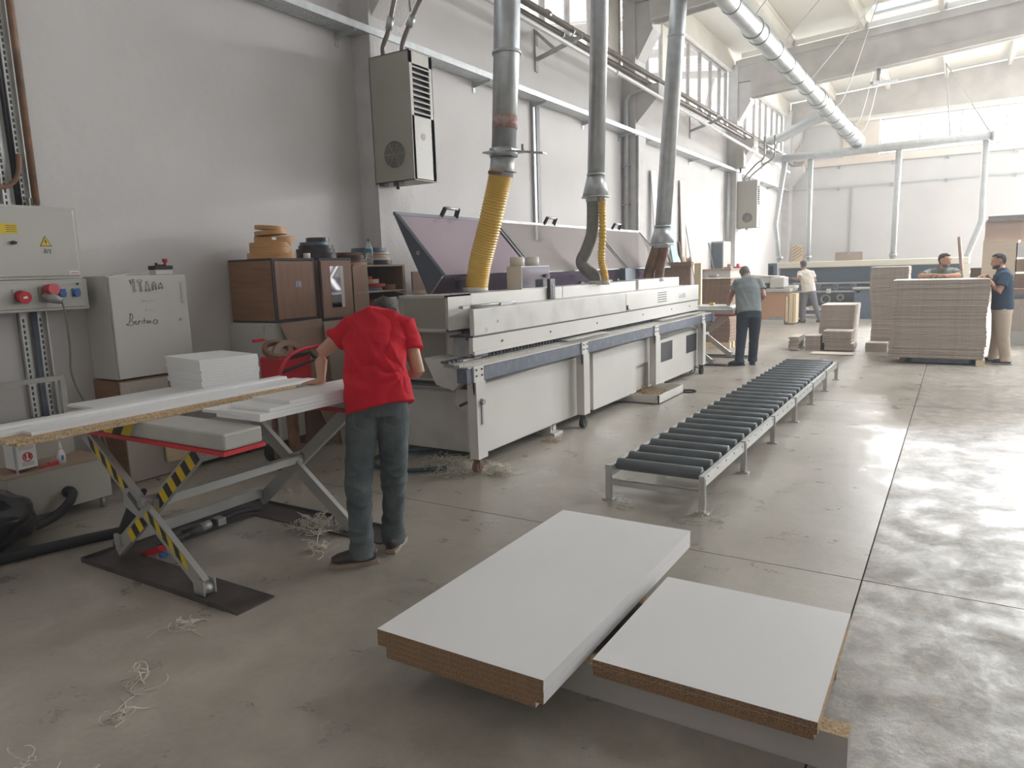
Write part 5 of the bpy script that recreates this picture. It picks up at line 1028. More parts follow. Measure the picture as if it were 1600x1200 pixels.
tag(obj('red_cutter', MB().box(-5.60, -5.56, 2.53, 2.59, .393, .415).obox((-5.56, 2.46, .398), (-5.58, 2.55, .405), .02, .012), M_redp), 'red cap and white stick lying beside the glue bottle', 'tool')
t = thing('waste_bag', 'black plastic waste bag slumped at the left floor edge', 'bag', (-5.3, 1.95, 0))
bm = bmesh.new(); bmesh.ops.create_icosphere(bm, subdivisions=4, radius=1)
for v in bm.verts:
    n_ = noise.noise(v.co * 2.2) * .18 + abs(noise.noise(v.co * 5)) * .10; v.co = Vector((v.co.x * .30, v.co.y * .30, v.co.z * .20)) * (1 + n_); v.co.z = max(v.co.z + .19, 0)
me = bpy.data.meshes.new('bag_film'); bm.to_mesh(me); bm.free(); me.polygons.foreach_set('use_smooth', [True] * len(me.polygons))
link('bag_film', me, mat('bin_liner', (.015, .015, .018), .22), t)
pts = [(-5.43, 2.58, .20), (-5.38, 2.57, .20), (-5.36, 2.52, .14), (-5.36, 2.40, .07), (-5.30, 2.15, .045), (-5.2, 1.9, .035)]
tag(obj('suction_hose', MB().tube(smooth_path(pts, 6), .032, 14), M_black), 'black hose bending out of the low box', 'hose')
tag(obj('suction_hose', MB().tube(smooth_path([(-5.0, 1.2, .035), (-4.93, 1.9, .035), (-4.82, 2.3, .035), (-4.70, 2.62, .035), (-4.62, 2.95, .035), (-4.62, 3.3, .035)], 6), .034, 14), M_black), 'thick black hose on the floor left of the lift table', 'hose')

# ================================================================== FAR END
t = thing('cupboard', 'cream cupboard against the left wall below the far cooling cabinet', 'cabinet', (-6.0, 21.8, 0))
obj('cupboard_body', MB().box(XW + .02, -5.5, 20.7, 22.6, 0, 1.50), M_offwhite, t); obj('cupboard_top', MB().box(XW + .02, -5.47, 20.65, 22.65, 1.50, 1.55), M_mdf, t)
t = thing('switch_cabinet', 'grey switch cabinet on top of the far cream cupboard', 'electrical cabinet', (-6.1, 22, 1.551))
obj('cabinet_body', MB().rbox(XW + .02, -5.95, 21.6, 22.4, 1.552, 2.35, .01), M_panel, t); obj('dark_side', MB().box(XW + .02, -5.97, 21.55, 21.6, 1.56, 2.3), M_navycab, t)
for k, (y, mt, l) in enumerate(((21.3, M_mdf, 'brown stick heap'), (22.3, M_redp, 'small red can'))): tag(obj('clutter_tin', MB().cyl((-5.7, y, 1.551), (-5.7, y, 1.68), .05, 12).box(-5.8, -5.6, y - .2, y + .1, 1.551, 1.60), mt), l + ' on the far cupboard', 'tin')
tag(obj('standing_stick', MB().obox((-6.0, 20.8, 1.55), (-6.15, 20.75, 2.3), .05, .04), M_steel), 'dark stick standing on the far cupboard', 'stick')
t = thing('vise_machine', 'orange ply workbench with cream boring machine on top, by the man in cream', 'workbench', (-4.4, 21, 0))
obj('plinth', MB().box(-4.85, -4.0, 20.5, 21.3, 0, .12), M_offwhite, t); obj('bench_body', MB().box(-4.8, -3.98, 20.6, 21.4, .12, .88), M_orangew, t)
for k, (x0, x1, z0) in enumerate(((-3.97, -3.90, .08), (-3.88, -3.78, .05), (-3.77, -3.70, .05))): obj('leaning_slat', MB().box(x0, x1, 20.6, 21.0, z0, .84 - (k == 0) * .08), M_lightw, t)
obj('dark_plate', MB().box(-4.38, -4.0, 20.585, 20.6, .05, .22), M_steel, t)
obj('machine_table', MB().rbox(-4.95, -3.85, 20.5, 21.6, .89, .97, .01), M_panel, t)
obj('boring_head', MB().rbox(-5.1, -4.3, 20.7, 21.3, 1.12, 1.32, .03).rbox(-4.4, -4.02, 20.6, 21.2, 1.0, 1.28, .03), M_offwhite, t)
obj('head_plate', MB().prism([(-5.0, 1.36), (-4.15, 1.30), (-4.1, 1.26), (-5.0, 1.30)], 'y', 20.7, 21.3), M_mach, t)
obj('dark_gap', MB().box(-4.95, -4.5, 20.75, 21.25, .97, 1.12), M_machdk, t)
obj('side_support', MB().rbox(-4.3, -3.80, 20.9, 21.5, .955, 1.04, .02), M_mach, t)
obj('control_pedestal', MB().box(-4.62, -4.50, 21.5, 21.6, .97, 1.6).box(-4.65, -4.40, 21.5, 21.62, 1.25, 1.66), M_navycab, t)
# long far machine (panel saw)
t = thing('beam_panel_saw', 'long far panel machine with cream top beam and dark blue front', 'machine', (-2.3, 24.2, 0))
obj('top_beam', MB().rbox(-5.0, .22, 23.5, 24.4, 1.49, 1.67, .02), M_lightw if False else mat('ivory_machine_beam', (.74, .69, .57), .5), t)
obj('left_column', MB().box(-5.05, -4.75, 23.45, 24.4, .0, 1.49), M_offwhite, t)
obj('right_column', MB().box(.06, .24, 23.45, 24.4, 0, 1.49), mat('ivory_machine_beam', (.74, .69, .57), .5), t)
obj('glass_guard', MB().box(-4.74, .05, 23.6, 23.63, 1.02, 1.49), mat('dark_blue_guard', (.045, .07, .10), .25), t)
obj('machine_bed', MB().box(-4.7, .2, 23.7, 24.4, .3, 1.0), M_machdk, t)
for z in (1.0, .87, .76): obj('guide_rail', MB().box(-4.3, .05, 23.35 - (1 - z), 23.45 - (1 - z), z, z + .045), M_galv if z != .87 else M_rail, t)
for i in range(9): obj('pressure_clamp', MB().box(-4.1 + i * .48, -3.98 + i * .48, 23.2, 23.35, .80 + .0, 1.0), M_rail if i % 2 else M_navycab, t)
for i in range(5): obj('rail_carriage', MB().box(-3.3 + i * .8, -3.2 + i * .8, 23.0, 23.2, .74, .86), M_offwhite, t)
obj('lower_beam', MB().box(-4.6, -2.6, 23.3, 23.6, .1, .20), M_rail, t); obj('lower_tray', MB().box(-3.8, -2.5, 23.2, 23.5, .26, .34), M_mach, t); obj('lower_panel', MB().box(-4.7, -4.0, 23.4, 23.5, 0, .7), M_navycab, t)
for wx, wz, wr_ in ((-3.35, .55, .14), (-2.95, .6, .10)): obj('drive_wheel', MB().ring((wx, 23.3, wz), wr_, wr_ - .04, .05, 24, axis='y'), M_steel, t)
obj('blue_cabinet', MB().rbox(-2.55, -1.55, 23.0, 23.5, .0, .84, .02), M_navycab, t); obj('cabinet_top', MB().rbox(-2.6, -1.5, 22.95, 23.5, .84, .90, .02), M_panel, t)
obj('grey_front', MB().box(-1.5, -.9, 23.3, 23.5, .16, .74), M_mach, t); obj('front_handle', MB().box(-1.45, -1.35, 23.28, 23.3, .60, .66), M_hbrown, t); obj('kick_bar', MB().box(-1.5, -.4, 23.2, 23.5, .0, .10), M_steel, t)
text('XCG', .20, (-.32, 23.58, 1.22), (1, 0, 0), (0, 0, 1), M_panel, t)
tag(obj('broom_handle', MB().cyl((.22, 22.5, 0), (-.05, 22.5, 2.2), .04, 8), M_hbrown), 'brown stick standing up behind the leaning man', 'stick')
# racks of boards on the right
t = thing('board_rack', 'tall rack of pale and pink wood sheets at the right edge', 'rack', (1.3, 17.5, 0))
obj('top_rail', MB().box(.44, 3.2, 17.4, 17.5, 2.36, 2.46), M_steel, t)
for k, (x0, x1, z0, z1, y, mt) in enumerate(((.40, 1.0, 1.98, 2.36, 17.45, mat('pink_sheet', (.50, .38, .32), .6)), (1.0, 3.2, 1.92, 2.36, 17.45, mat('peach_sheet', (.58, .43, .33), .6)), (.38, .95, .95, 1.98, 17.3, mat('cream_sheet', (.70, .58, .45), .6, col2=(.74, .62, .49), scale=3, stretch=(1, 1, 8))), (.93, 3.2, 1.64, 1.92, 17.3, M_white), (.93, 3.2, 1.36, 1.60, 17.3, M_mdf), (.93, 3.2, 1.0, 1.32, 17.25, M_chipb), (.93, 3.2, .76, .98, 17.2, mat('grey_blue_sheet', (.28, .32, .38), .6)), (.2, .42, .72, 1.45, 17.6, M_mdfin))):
    obj('wood_sheet', MB().box(x0, x1, y, y + .06, z0, z1), mt, t)
for x in (.42, 3.1): obj('rack_post', MB().box(x, x + .06, 17.52, 17.6, 0, 2.4), M_steel, t)
t = thing('panel_bin', 'low brown panel stack on a pale sill at the right edge', 'panel stack', (1.6, 16.8, 0))
obj('sill', MB().box(.82, 3.2, 16.6, 17.1, 0, .25), M_panel, t); obj('panel_front', MB().box(.84, 3.2, 16.62, 17.1, .25, .86), M_chipf, t); obj('top_sheet', MB().box(.80, 3.2, 16.6, 17.1, .98, 1.05), M_chipb, t); obj('white_sheet', MB().box(1.1, 3.2, 16.65, 17.1, .86, .97), M_white, t)

# ================================================================== PEOPLE
def V(*a): return Vector(a)
def loft(mb, pts, lat, ra, rb, n=20, pw=2.0):
    """closed tube with elliptical rings whose wide axis follows lat"""
    pts = [Vector(p) for p in pts]; k = len(pts); base = len(mb.v)
    for i, p in enumerate(pts):
        t = (pts[min(i + 1, k - 1)] - pts[max(i - 1, 0)]).normalized(); l = Vector(lat[i] if isinstance(lat, list) else lat)
        s = (l - t * l.dot(t)).normalized(); f = t.cross(s)
        for j in range(n):
            a = 2 * math.pi * j / n; c, q = math.cos(a), math.sin(a)
            c = math.copysign(abs(c) ** (2 / pw), c); q = math.copysign(abs(q) ** (2 / pw), q)
            mb.v.append(tuple(p + s * (ra[i] * c) + f * (rb[i] * q)))
    for i in range(k - 1):
        for j in range(n):
            a = base + i * n + j; b = base + i * n + (j + 1) % n
            mb.f.append((a, b, b + n, a + n)); mb.m.append(0); mb.sm.append(True)
    mb.f.append(tuple(reversed(range(base, base + n)))); mb.m.append(0); mb.sm.append(True)
    mb.f.append(tuple(range(base + (k - 1) * n, base + k * n))); mb.m.append(0); mb.sm.append(True)
def fuse(name, mb, mats, parent, voxel, smooth=4, disp=None):
    o = link(name, mb.mesh(name), mats)
    r = o.modifiers.new('r', 'REMESH'); r.mode = 'VOXEL'; r.voxel_size = voxel; r.use_smooth_shade = True
    s = o.modifiers.new('s', 'SMOOTH'); s.iterations = smooth; s.factor = .5
    bpy.context.view_layer.update(); dg = bpy.context.evaluated_depsgraph_get()
    me = bpy.data.meshes.new_from_object(o.evaluated_get(dg)); old = o.data; o.modifiers.clear(); o.data = me; bpy.data.meshes.remove(old)
    if disp:
        nr = [v.normal.copy() for v in me.vertices]
        for v, n_ in zip(me.vertices, nr): v.co += n_ * disp(v.co)
    off = wloc(parent); me.transform(Matrix.Translation(-off)); o.parent = parent
    me.polygons.foreach_set('use_smooth', [True] * len(me.polygons)); me.update()
    if not me.materials: me.materials.append(mats)
    return o
def hand(mb, w, d, back, thumb, curl=.3, sc=1.):
    d = Vector(d).normalized(); b = Vector(back); b = (b - d * b.dot(d)).normalized(); s = Vector(thumb); s = (s - d * s.dot(d) - b * s.dot(b)).normalized()
    w = Vector(w); L = .095 * sc
    loft(mb, [w - d * .01, w + d * .02, w + d * L * .6, w + d * L], s, [.027 * sc, .031 * sc, .041 * sc, .040 * sc], [.020 * sc, .019 * sc, .016 * sc, .012 * sc], 14)
    for k, (o, ln) in enumerate(((.030, .070), (.010, .078), (-.010, .072), (-.029, .056))):
        p = w + d * (L * .82) + s * (o * sc); a = 0; pts = [p.copy()]; dd = (d + s * o * 2.2).normalized()
        p = p + dd * (.02 * sc); pts.append(p.copy())
        for q, f in enumerate((.45, .32, .23)):
            a += curl * (1., 1.25, .9)[q]; u = dd * math.cos(a) - b * math.sin(a); p = p + u * ln * f * sc; pts.append(p.copy())
        mb.tube(pts, [.0095 * sc, .0095 * sc, .009 * sc, .0082 * sc, .0068 * sc], 8)
        mb.sphere(pts[-1], .0068 * sc, 8)
    p = w + d * .022 * sc + s * .018 * sc; pts = [p]
    for q, f in enumerate((.042, .034, .028)):
        u = (s * (.85 - .25 * q) + d * (.55 + .3 * q) - b * (.15 + curl * .5 * q)).normalized(); p = p + u * f * sc; pts.append(p)
    mb.tube(pts, [.014 * sc, .0125 * sc, .0105 * sc, .008 * sc], 8); mb.sphere(pts[-1], .008 * sc, 8)
HEADR = [(-.116, .022, .066, -.0), (-.105, .036, .082, -.02), (-.085, .048, .088, -.045), (-.055, .058, .088, -.072), (-.02, .066, .088, -.090), (.015, .072, .087, -.098), (.05, .073, .088, -.099), (.08, .065, .076, -.088), (.10, .048, .054, -.066), (.113, .026, .028, -.038), (.117, .006, .005, -.012)]
def head_rings(c, f, r, u, grow=0., n=28):
    vs = []
    for h, w, fr, bk in HEADR:
        for j in range(n):
            a = 2 * math.pi * j / n; x = (w + grow) * math.cos(a); q = math.sin(a); y = (fr + grow) * q if q > 0 else (-bk + grow) * q
            vs.append(c + r * x + f * y + u * (h + (grow if h > .05 else 0)))
    return vs, n
def person(label, J, skin, hairm, shirt, trous, shoe, sole, fwd_head, up_head, body_fwd, voxel=.008, build=1., hands=None, sleeve=.55, fold=.004, pull=None, beard=None, hem_off=0., hair='cap', slim=1., long_tail=0.):
    J = {k: Vector(v) for k, v in J.items()}
    base = V((J['anL'].x + J['anR'].x) / 2, (J['anL'].y + J['anR'].y) / 2, 0)
    t = thing('person', label, 'person', tuple(base))
    lat = (J['shR'] - J['shL']).normalized(); lath = (J['hipR'] - J['hipL']).normalized()
    f = Vector(fwd_head).normalized(); u = Vector(up_head); u = (u - f * u.dot(f)).normalized(); r = f.cross(u)
    B = MB(); b = build
    # torso + neck
    top = J['upper'].lerp(J['neck'], .5)
    loft(B, [J['pelvis'] - V(0, 0, .06), J['pelvis'], J['waist'], J['chest'], J['upper'], top, J['neck']], [lath, lath, (lat + lath), lat, lat, lat, lat], [x * b for x in (.13, .15, .132, .152, .145, .10, .055)], [x * b for x in (.10, .112, .098, .112, .09, .07, .055)])
    nb = J['head'] - u * .085 - f * .01
    loft(B, [J['upper'], J['neck'], nb, nb + u * .05], lat, [.06, .056, .054, .052], [.06, .058, .056, .054], 16)
    for s in ('L', 'R'):
        sh, el, wr = J['sh' + s], J['el' + s], J['wr' + s]
        loft(B, [J['upper'].lerp(sh, .35), sh, sh.lerp(el, .25), sh.lerp(el, .6), el, el.lerp(wr, .25), el.lerp(wr, .7), wr], V(0, .2, 1) if abs((el - sh).normalized().z) < .8 else lat, [x * b for x in (.06, .056, .050, .045, .040, .041, .032, .027)], [x * b for x in (.06, .054, .050, .044, .038, .038, .029, .020)], 16)
        hp, kn, an = J['hip' + s], J['kn' + s], J['an' + s]
        loft(B, [hp + V(0, 0, .06), hp, hp.lerp(kn, .4), kn, kn.lerp(an, .3), kn.lerp(an, .8), an], lath, [x * b for x in (.08, .085, .074, .056, .055, .040, .038)], [x * b for x in (.085, .09, .078, .06, .06, .043, .042)], 16)
        td = (J['to' + s] - an); td.z = 0; td.normalize()
        loft(B, [an - td * .04, an, an + td * .08 - V(0, 0, an.z - .05)], V(-td.y, td.x, 0), [.032, .036, .036], [.034, .036, .026], 12)
    vs, n = head_rings(J['head'], f, r, u)
    fs = [(i * n + j, i * n + (j + 1) % n, (i + 1) * n + (j + 1) % n, (i + 1) * n + j) for i in range(len(HEADR) - 1) for j in range(n)]
    fs.append(tuple(reversed(range(n)))); fs.append(tuple(range((len(HEADR) - 1) * n, len(HEADR) * n)))
    B._add(vs, fs, 0, True)
    hc = J['head']
    B.tube([hc + f * .082 + u * .012, hc + f * .098 - u * .012, hc + f * .108 - u * .030, hc + f * .088 - u * .040], [.008, .011, .014, .010], 10)
    B.sphere(hc + f * .085 - u * .066, (.02, .02, .011), 12); B.sphere(hc + f * .078 - u * .1, (.02, .02, .016), 12)
    B.tube([hc + f * .082 + u * .030 - r * .045, hc + f * .090 + u * .036, hc + f * .082 + u * .030 + r * .045], .008, 8)
    for q in (-1, 1):
        e = hc + r * (q * .073) - f * .008 - u * .005
        B.tube([e - u * .028, e - u * .01 + r * q * .007 - f * .006, e + u * .016 + r * q * .010 - f * .008, e + u * .028], [.007, .011, .013, .007], 8)
    if hands:
        for s, (d, bk, th, cu) in hands.items(): hand(B, J['wr' + s], d, bk, th, cu)
    body = fuse('body', B, skin, t, voxel, 3)
    for q in (-1, 1):
        e = hc + r * (q * .031) + f * .082 + u * .008
        obj('eye', MB().sphere(e, .0075, 10), M_eye, t)
        obj('eyebrow', MB().tube([e + u * .022 - r * .016 + f * .006, e + u * .027 + f * .009, e + u * .021 + r * .016 + f * .006], .0025, 6), hairm, t)
    # hair
    if hair != 'none':
        vs, n = head_rings(hc, f, r, u, .010 if hair == 'cap' else .018, 40); H = MB(); ok = []
        def keep(p):
            l = p - hc; z = l.dot(u); y = l.dot(f); return z > (.070 if y > .045 else (.035 if y > .0 else -.055))
        fs = [(i * n + j, i * n + (j + 1) % n, (i + 1) * n + (j + 1) % n, (i + 1) * n + j) for i in range(len(HEADR) - 1) for j in range(n)]
        fs.append(tuple(range((len(HEADR) - 1) * n, len(HEADR) * n)))
        if hair == 'curly': vs = [v + (v - hc).normalized() * (.010 * noise.noise(v * 60) + .006 * noise.noise(v * 130)) for v in vs]
        fs = [q for q in fs if all(keep(vs[i]) for i in q)]
        H._add(vs, fs, 0, True); ho = obj('hair', H, hairm, t)
        so = ho.modifiers.new('s', 'SOLIDIFY'); so.thickness = .012; so.offset = -1
        if hair == 'curly':
            rnd = random.Random(5); Cu = MB()
            for q in range(420):
                a = rnd.uniform(0, 6.28); z = rnd.uniform(-.25, 1); rr_ = math.sqrt(1 - z * z); l = V(rr_ * math.cos(a) * .088, rr_ * math.sin(a) * .108, z * .122)
                if l.z < .03 and l.y > 0: continue
                p = hc + r * l.x + f * l.y + u * l.z; Cu.sphere(p, rnd.uniform(.008, .013), 6)
            cu_ = obj('curls', Cu, hairm, ho); cu_['kind'] = 'stuff'
    if beard:
        vs, n = head_rings(hc, f, r, u, .005, 40)
        fs = [(i * n + j, i * n + (j + 1) % n, (i + 1) * n + (j + 1) % n, (i + 1) * n + j) for i in range(len(HEADR) - 1) for j in range(n)]
        fs = [q for q in fs if all((vs[i] - hc).dot(u) < -.045 and (vs[i] - hc).dot(f) > -.005 and not (abs((vs[i] - hc).dot(r)) < .02 and (vs[i] - hc).dot(u) > -.072) for i in q)]
        Bd = MB(); Bd._add(vs, fs, 0, True); bo = obj('beard', Bd, beard, t); so = bo.modifiers.new('s', 'SOLIDIFY'); so.thickness = .008; so.offset = -1
    # shirt
    S = MB(); g = .016
    wv = [.178, .178, .176, .182, .165, .105, .068]; dv = [.135, .132, .125, .132, .112, .085, .068]
    hem = J['pelvis'] + (J['pelvis'] - J['waist']).normalized() * .02
    hem = hem + lath * hem_off * .5 + V(0, 0, -hem_off)
    wv[0] += hem_off * .5; wv[1] += hem_off * .35; dv[0] += hem_off * .5; dv[1] += hem_off * .35
    loft(S, [hem, J['pelvis'].lerp(J['waist'], .4), J['waist'], J['chest'], J['upper'], top, J['neck'] - (J['neck'] - J['upper']).normalized() * .005], [lath, lath, lat + lath, lat, lat, lat, lat], [x * b * slim for x in wv], [x * b * slim for x in dv], 28, 2.3)
    if long_tail: 
        hl = hem + (-lath) * .10 - V(0, 0, long_tail)
        loft(S, [hl, hem - lath * .08, J['waist'] - lath * .05], lath, [.085, .11, .12], [.125, .13, .12], 20, 2.3)
    for s in ('L', 'R'):
        sh, el = J['sh' + s], J['el' + s]; e = sh.lerp(el, sleeve)
        loft(S, [J['upper'].lerp(sh, .45), sh, sh.lerp(e, .5), e], V(0, .2, 1) if abs((el - sh).normalized().z) < .8 else lat, [x * b for x in (.082, .078, .070, .074)], [x * b for x in (.088, .076, .068, .072)], 20)
    fb = Vector(body_fwd).normalized()
    def fd(p):
        q = p * 1.0; x_ = q.dot(lat); a = noise.noise(V(x_ * 10 + q.z * 5, q.z * 2.2 - x_ * 2, 1.7)); c = noise.noise(V(x_ * 6 + q.z * 9, q.z * 4 - x_ * 6, 3.3))
        e_ = 0
        if pull:
            dx, dz = x_ - Vector(pull).dot(lat), q.z - pull[2]; rr2 = math.hypot(dx, dz); an_ = math.atan2(dz, dx)
            if fb.dot(p - J['chest']) < .02: e_ = .034 * math.exp(-rr2 / .24) * min(1, rr2 / .13) * (abs(math.sin(an_ * 3.5 + 3.5 * noise.noise(V(x_ * 6, q.z * 6, .3)))) ** .7 - .6)
        hm = min(1, max(.25, (q.z - J['pelvis'].z) / .12))
        return e_ * hm + hm * fold * ((1 - abs(a) * 3) * .9 + (1 - abs(c) * 3.2) * .8 - .6)
    so_ = fuse('shirt', S, shirt, t, voxel * 1.1, 3, fd)
    if 'polo' in label:
        obj('collar', MB().tube([J['neck'] + (J['neck'] - J['upper']).normalized() * (-.02), J['neck'] + (J['neck'] - J['upper']).normalized() * .018], [.078, .068], 20, caps=False), shirt, t)
    # trousers
    T = MB()
    loft(T, [J['pelvis'] + V(0, 0, .045), J['pelvis'], J['pelvis'] - V(0, 0, .08)], lath, [x * b for x in (.160, .172, .165)], [x * b for x in (.122, .132, .128)], 28, 2.3)
    for s in ('L', 'R'):
        hp, kn, an = J['hip' + s], J['kn' + s], J['an' + s]
        loft(T, [hp + V(0, 0, .07), hp - V(0, 0, .02), hp.lerp(kn, .5), kn, kn.lerp(an, .4), an + V(0, 0, .045), an - V(0, 0, .035)], lath, [x * b for x in (.088, .098, .088, .074, .070, .066, .072)], [x * b for x in (.10, .112, .098, .080, .076, .072, .082)], 22)
    def td_(p):
        k = max(0, 1 - abs(p.z - J['knL'].z) / .22) + max(0, 1 - abs(p.z - .14) / .14) + .35
        return fold * k * (1 - abs(noise.noise(V(p.x * 8, p.y * 8, p.z * 13 + p.x * 5 - p.y * 4))) * 3.2) * .75
    fuse('trousers', T, trous, t, voxel * 1.1, 3, td_)
    for s in ('L', 'R'):
        an = J['an' + s]; td = (J['to' + s] - an); td.z = 0; td.normalize(); sd = V(-td.y, td.x, 0); a0 = V(an.x, an.y, 0); Sh = MB()
        loft(Sh, [a0 - td * .085 + V(0, 0, .055), a0 - td * .06 + V(0, 0, .06), a0 + V(0, 0, .062), a0 + td * .07 + V(0, 0, .058), a0 + td * .14 + V(0, 0, .05), a0 + td * .18 + V(0, 0, .045)], sd, [.022, .036, .042, .048, .046, .022], [.030, .040, .040, .036, .028, .014], 18)
        so2 = fuse('shoe', Sh, shoe, t, .006, 3)
        So = MB(); pts_ = [(-.09, .030), (-.05, .040), (.02, .040), (.09, .050), (.15, .048), (.19, .026)]
        ring_ = [(a0 + td * p + sd * w) for p, w in pts_] + [(a0 + td * p - sd * w) for p, w in reversed(pts_)]
        So.prism([(p.x, p.y) for p in ring_], 'z', .001, .026); obj('sole', So, sole, so2)
    return t

red = dict(pelvis=(-2.862, 3.101, .975), waist=(-2.903, 3.145, 1.095), chest=(-2.994, 3.252, 1.275), upper=(-3.065, 3.355, 1.405), neck=(-3.125, 3.455, 1.425), head=(-3.20, 3.575, 1.415),
  shL=(-3.165, 3.215, 1.375), elL=(-3.29, 3.09, 1.235), wrL=(-3.262, 3.05, 1.072), shR=(-2.895, 3.43, 1.365), elR=(-2.76, 3.36, 1.11), wrR=(-2.99, 3.52, 1.05),
  hipL=(-2.925, 3.035, .90), knL=(-2.937, 2.974, .491), anL=(-2.925, 2.955, .085), toL=(-3.07, 2.82, .03), hipR=(-2.805, 3.16, .90), knR=(-2.850, 3.190, .491), anR=(-2.915, 3.225, .085), toR=(-2.99, 3.38, .03))
t = person('person in red T-shirt and grey-green jeans bending over the near lift table', red, M_skin, M_hair, M_redshirt, M_jeans, M_shoe, M_sole, (-.35, .45, -.82), (-.55, .75, .30), (-.68, .74, 0), voxel=.0055,
    hands={'L': ((-.92, .05, -.12), (0, 0, 1), (.2, 1, 0), .10), 'R': ((-.8, .5, -.2), (0, 0, 1), (-.5, -.8, 0), .5)}, hair='curly', fold=.010, pull=(-2.83, 3.30, 1.12), sleeve=.52, slim=1.04, hem_off=.035)
# jeans details: seams snapped onto the trouser surface
from mathutils.bvhtree import BVHTree
tr_ = [o for o in t.children if o.name.startswith('trousers')][0]; tw = wloc(tr_)
bv = BVHTree.FromPolygons([v.co + tw for v in tr_.data.vertices], [tuple(p.vertices) for p in tr_.data.polygons])
M_stitch = mat('pale_stitch', (.17, .18, .175), .8)
lt = (Vector(red['hipR']) - Vector(red['hipL'])).normalized(); bk = V(.68, -.74, 0).normalized(); pv = Vector(red['pelvis'])
def seam(pts, name='seam', r=.0022):
    out = []; P = []
    for i in range(len(pts) - 1):
        for k in range(6): P.append((pts[i][0] + (pts[i + 1][0] - pts[i][0]) * k / 6, pts[i][1] + (pts[i + 1][1] - pts[i][1]) * k / 6))
    P.append(pts[-1])
    for x, z in P:
        h_ = bv.ray_cast(pv + lt * x + bk * .5 + V(0, 0, z - pv.z), -bk)
        if h_[0]: out.append(h_[0] + h_[1] * .001)
    if len(out) > 2: obj(name, MB().tube(out, r, 5), M_stitch, t)
for q in (-1, 1):
    c_ = q * .088
    seam([(c_ - .055, .93), (c_ - .052, .845), (c_, .815), (c_ + .052, .845), (c_ + .055, .93)], 'back_pocket_seam')
seam([(0, .925), (0, .89), (0, .85)], 'centre_seam')

grey = dict(pelvis=(-2.917, 12.155, 0.89), waist=(-2.941, 12.2, 1.025), chest=(-2.969, 12.297, 1.232), upper=(-3.005, 12.391, 1.375), neck=(-3.051, 12.483, 1.455), head=(-3.10, 12.60, 1.515),
  shL=(-3.165, 12.349, 1.36), elL=(-3.26, 12.326, 1.148), wrL=(-3.336, 12.461, 0.99), shR=(-2.81, 12.388, 1.36), elR=(-2.721, 12.303, 1.155), wrR=(-2.884, 12.60, 1.0),
  hipL=(-3.005, 12.131, 0.84), knL=(-3.027, 12.128, 0.445), anL=(-3.05, 12.122, 0.085), toL=(-3.20, 12.03, .03), hipR=(-2.825, 12.2, 0.84), knR=(-2.853, 12.273, 0.457), anR=(-2.88, 12.33, 0.085), toR=(-2.93, 12.5, .03))
person('person in grey T-shirt and dark trousers leaning over the far lift table', grey, M_skin2, M_hairg, M_greyshirt, M_trdark, M_black, M_trdark, (-.4, .6, -.6), (-.35, .5, .75), (-.25, .97, 0), voxel=.009,
    hands={'L': ((-.5, .5, -.6), (-.5, -.5, .5), (.6, .6, 0), .3), 'R': ((-.5, .7, -.3), (0, 0, 1), (-.7, -.5, 0), .3)}, fold=.004, build=1.08, slim=1.05)
tee = dict(pelvis=(-3.485, 21.216, 0.88), waist=(-3.506, 21.212, 1.02), chest=(-3.54, 21.203, 1.224), upper=(-3.58, 21.197, 1.37), neck=(-3.625, 21.22, 1.455), head=(-3.66, 21.25, 1.585),
  shL=(-3.73, 21.12, 1.36), elL=(-3.68, 20.95, 1.20), wrL=(-3.90, 21.10, 1.24), shR=(-3.43, 21.25, 1.37), elR=(-3.34, 21.237, 1.14), wrR=(-3.50, 21.50, 1.04),
  hipL=(-3.57, 21.205, 0.84), knL=(-3.62, 21.202, 0.46), anL=(-3.62, 21.198, 0.085), toL=(-3.75, 21.25, .03), hipR=(-3.40, 21.226, 0.84), knR=(-3.31, 21.238, 0.47), anR=(-3.20, 21.30, 0.085), toR=(-3.28, 21.45, .03))
person('person in cream T-shirt and grey trousers striding at the far panel machine', tee, M_skin2, M_hair, M_whiteshirt, M_trgrey, M_black, M_steel, (-.8, .6, -.05), (-.1, 0, 1), (-.6, .8, 0), voxel=.010,
    hands={'L': ((-.9, .5, .0), (0, 0, 1), (.3, .9, 0), .3), 'R': ((-.5, .8, 0), (0, 0, 1), (-.8, -.4, 0), .3)}, fold=.004)
lean = dict(pelvis=(-0.165, 14.62, 0.94), waist=(-0.182, 14.54, 1.09), chest=(-0.225, 14.42, 1.31), upper=(-0.24, 14.33, 1.44), neck=(-0.245, 14.27, 1.515), head=(-0.215, 14.22, 1.63),
  shL=(-0.05, 14.34, 1.43), elL=(0.0, 14.05, 1.385), wrL=(-0.215, 13.945, 1.385), shR=(-0.43, 14.32, 1.42), elR=(-0.555, 14.04, 1.385), wrR=(-0.31, 13.93, 1.40),
  hipL=(-0.08, 14.62, 0.873), knL=(-0.064, 14.62, 0.49), anL=(-0.043, 14.68, 0.085), toL=(-0.03, 14.48, .03), hipR=(-0.25, 14.62, 0.874), knR=(-0.25, 14.62, 0.49), anR=(-0.25, 14.68, 0.085), toR=(-0.26, 14.48, .03))
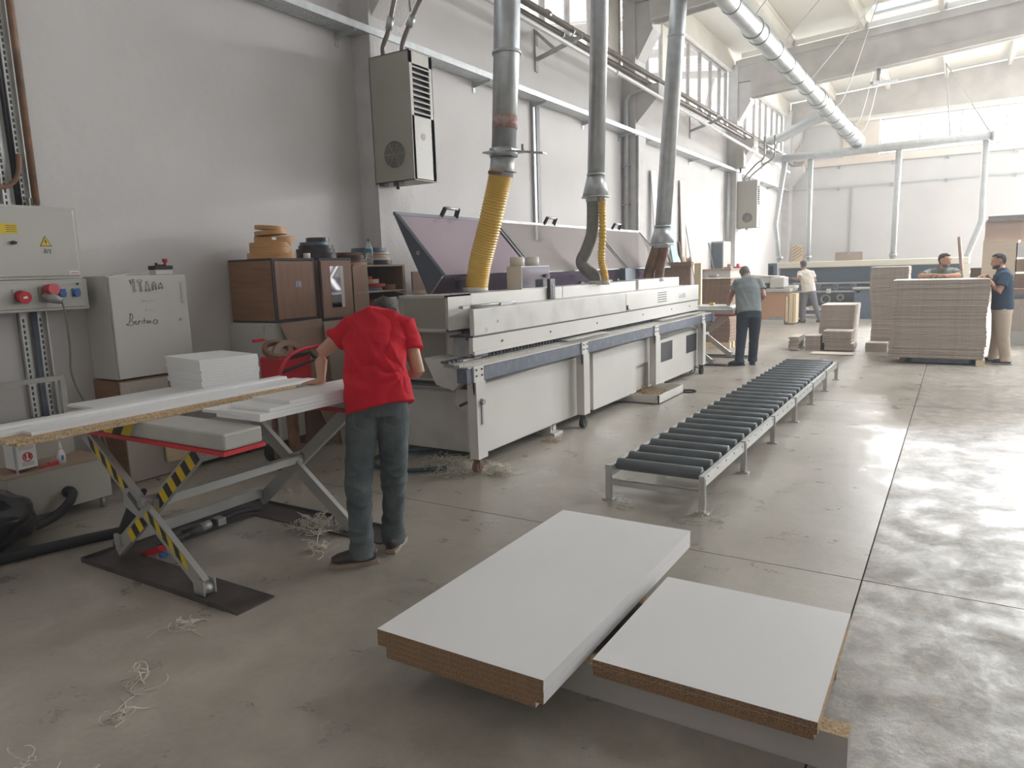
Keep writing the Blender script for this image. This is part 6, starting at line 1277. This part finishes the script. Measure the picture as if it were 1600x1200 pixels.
person('person in grey-green polo with beard, arms folded on the large pallet stack', lean, M_skin, M_hair, M_olive, M_trdark, M_black, M_steel, (.80, -.60, -.05), (0, 0, 1), (0, -1, 0), voxel=.008,
    hands={'L': ((-.95, -.1, 0), (0, 0, 1), (.1, -1, 0), .25), 'R': ((.95, -.1, 0), (0, 0, 1), (.1, -1, 0), .25)}, fold=.003, sleeve=.7, beard=M_hairg)
navy = dict(pelvis=(0.605, 13.537, 0.88), waist=(0.60, 13.537, 1.03), chest=(0.585, 13.538, 1.25), upper=(0.585, 13.538, 1.39), neck=(0.565, 13.539, 1.475), head=(0.515, 13.541, 1.60),
  shR=(0.572, 13.73, 1.36), elR=(0.508, 13.78, 1.16), wrR=(0.38, 13.60, 1.385), shL=(0.60, 13.345, 1.37), elL=(0.535, 13.27, 1.14), wrL=(0.40, 13.42, 1.33),
  hipR=(0.595, 13.637, 0.82), knR=(0.575, 13.638, 0.453), anR=(0.545, 13.69, 0.085), toR=(0.44, 13.70, .03), hipL=(0.615, 13.436, 0.82), knL=(0.64, 13.435, 0.453), anL=(0.69, 13.482, 0.085), toL=(0.55, 13.48, .03))
person('person in navy polo and khaki trousers standing at the right end of the pallet stack', navy, M_skin, M_hair, M_navy, M_khaki, M_black, M_steel, (-1, -.25, -.12), (-.1, 0, 1), (-1, 0, 0), voxel=.008,
    hands={'L': ((-.9, .3, .15), (0, -.3, 1), (0, 1, .3), .4), 'R': ((-.95, -.2, -.1), (0, 0, 1), (0, -1, 0), .5)}, fold=.003, build=1.08, slim=1.03, sleeve=.62, beard=M_hair)

# ================================================================== DUST HAZE in the hall air
hz = bpy.data.materials.new('workshop_haze'); hz.use_nodes = True; nt = hz.node_tree; nt.nodes.remove(nt.nodes['Principled BSDF'])
vs_ = nt.nodes.new('ShaderNodeVolumeScatter'); vs_.inputs['Color'].default_value = (.96, .97, 1, 1); vs_.inputs['Density'].default_value = .0085; vs_.inputs['Anisotropy'].default_value = .1
nt.links.new(vs_.outputs[0], nt.nodes['Material Output'].inputs['Volume'])
h = obj('dust_haze', MB().box(XW - .4, XR + .4, YB - .4, YF + .4, -.25, 10.0), hz); h['kind'] = 'stuff'; tag(h, 'thin pale dust haze filling the air of the hall', 'haze')
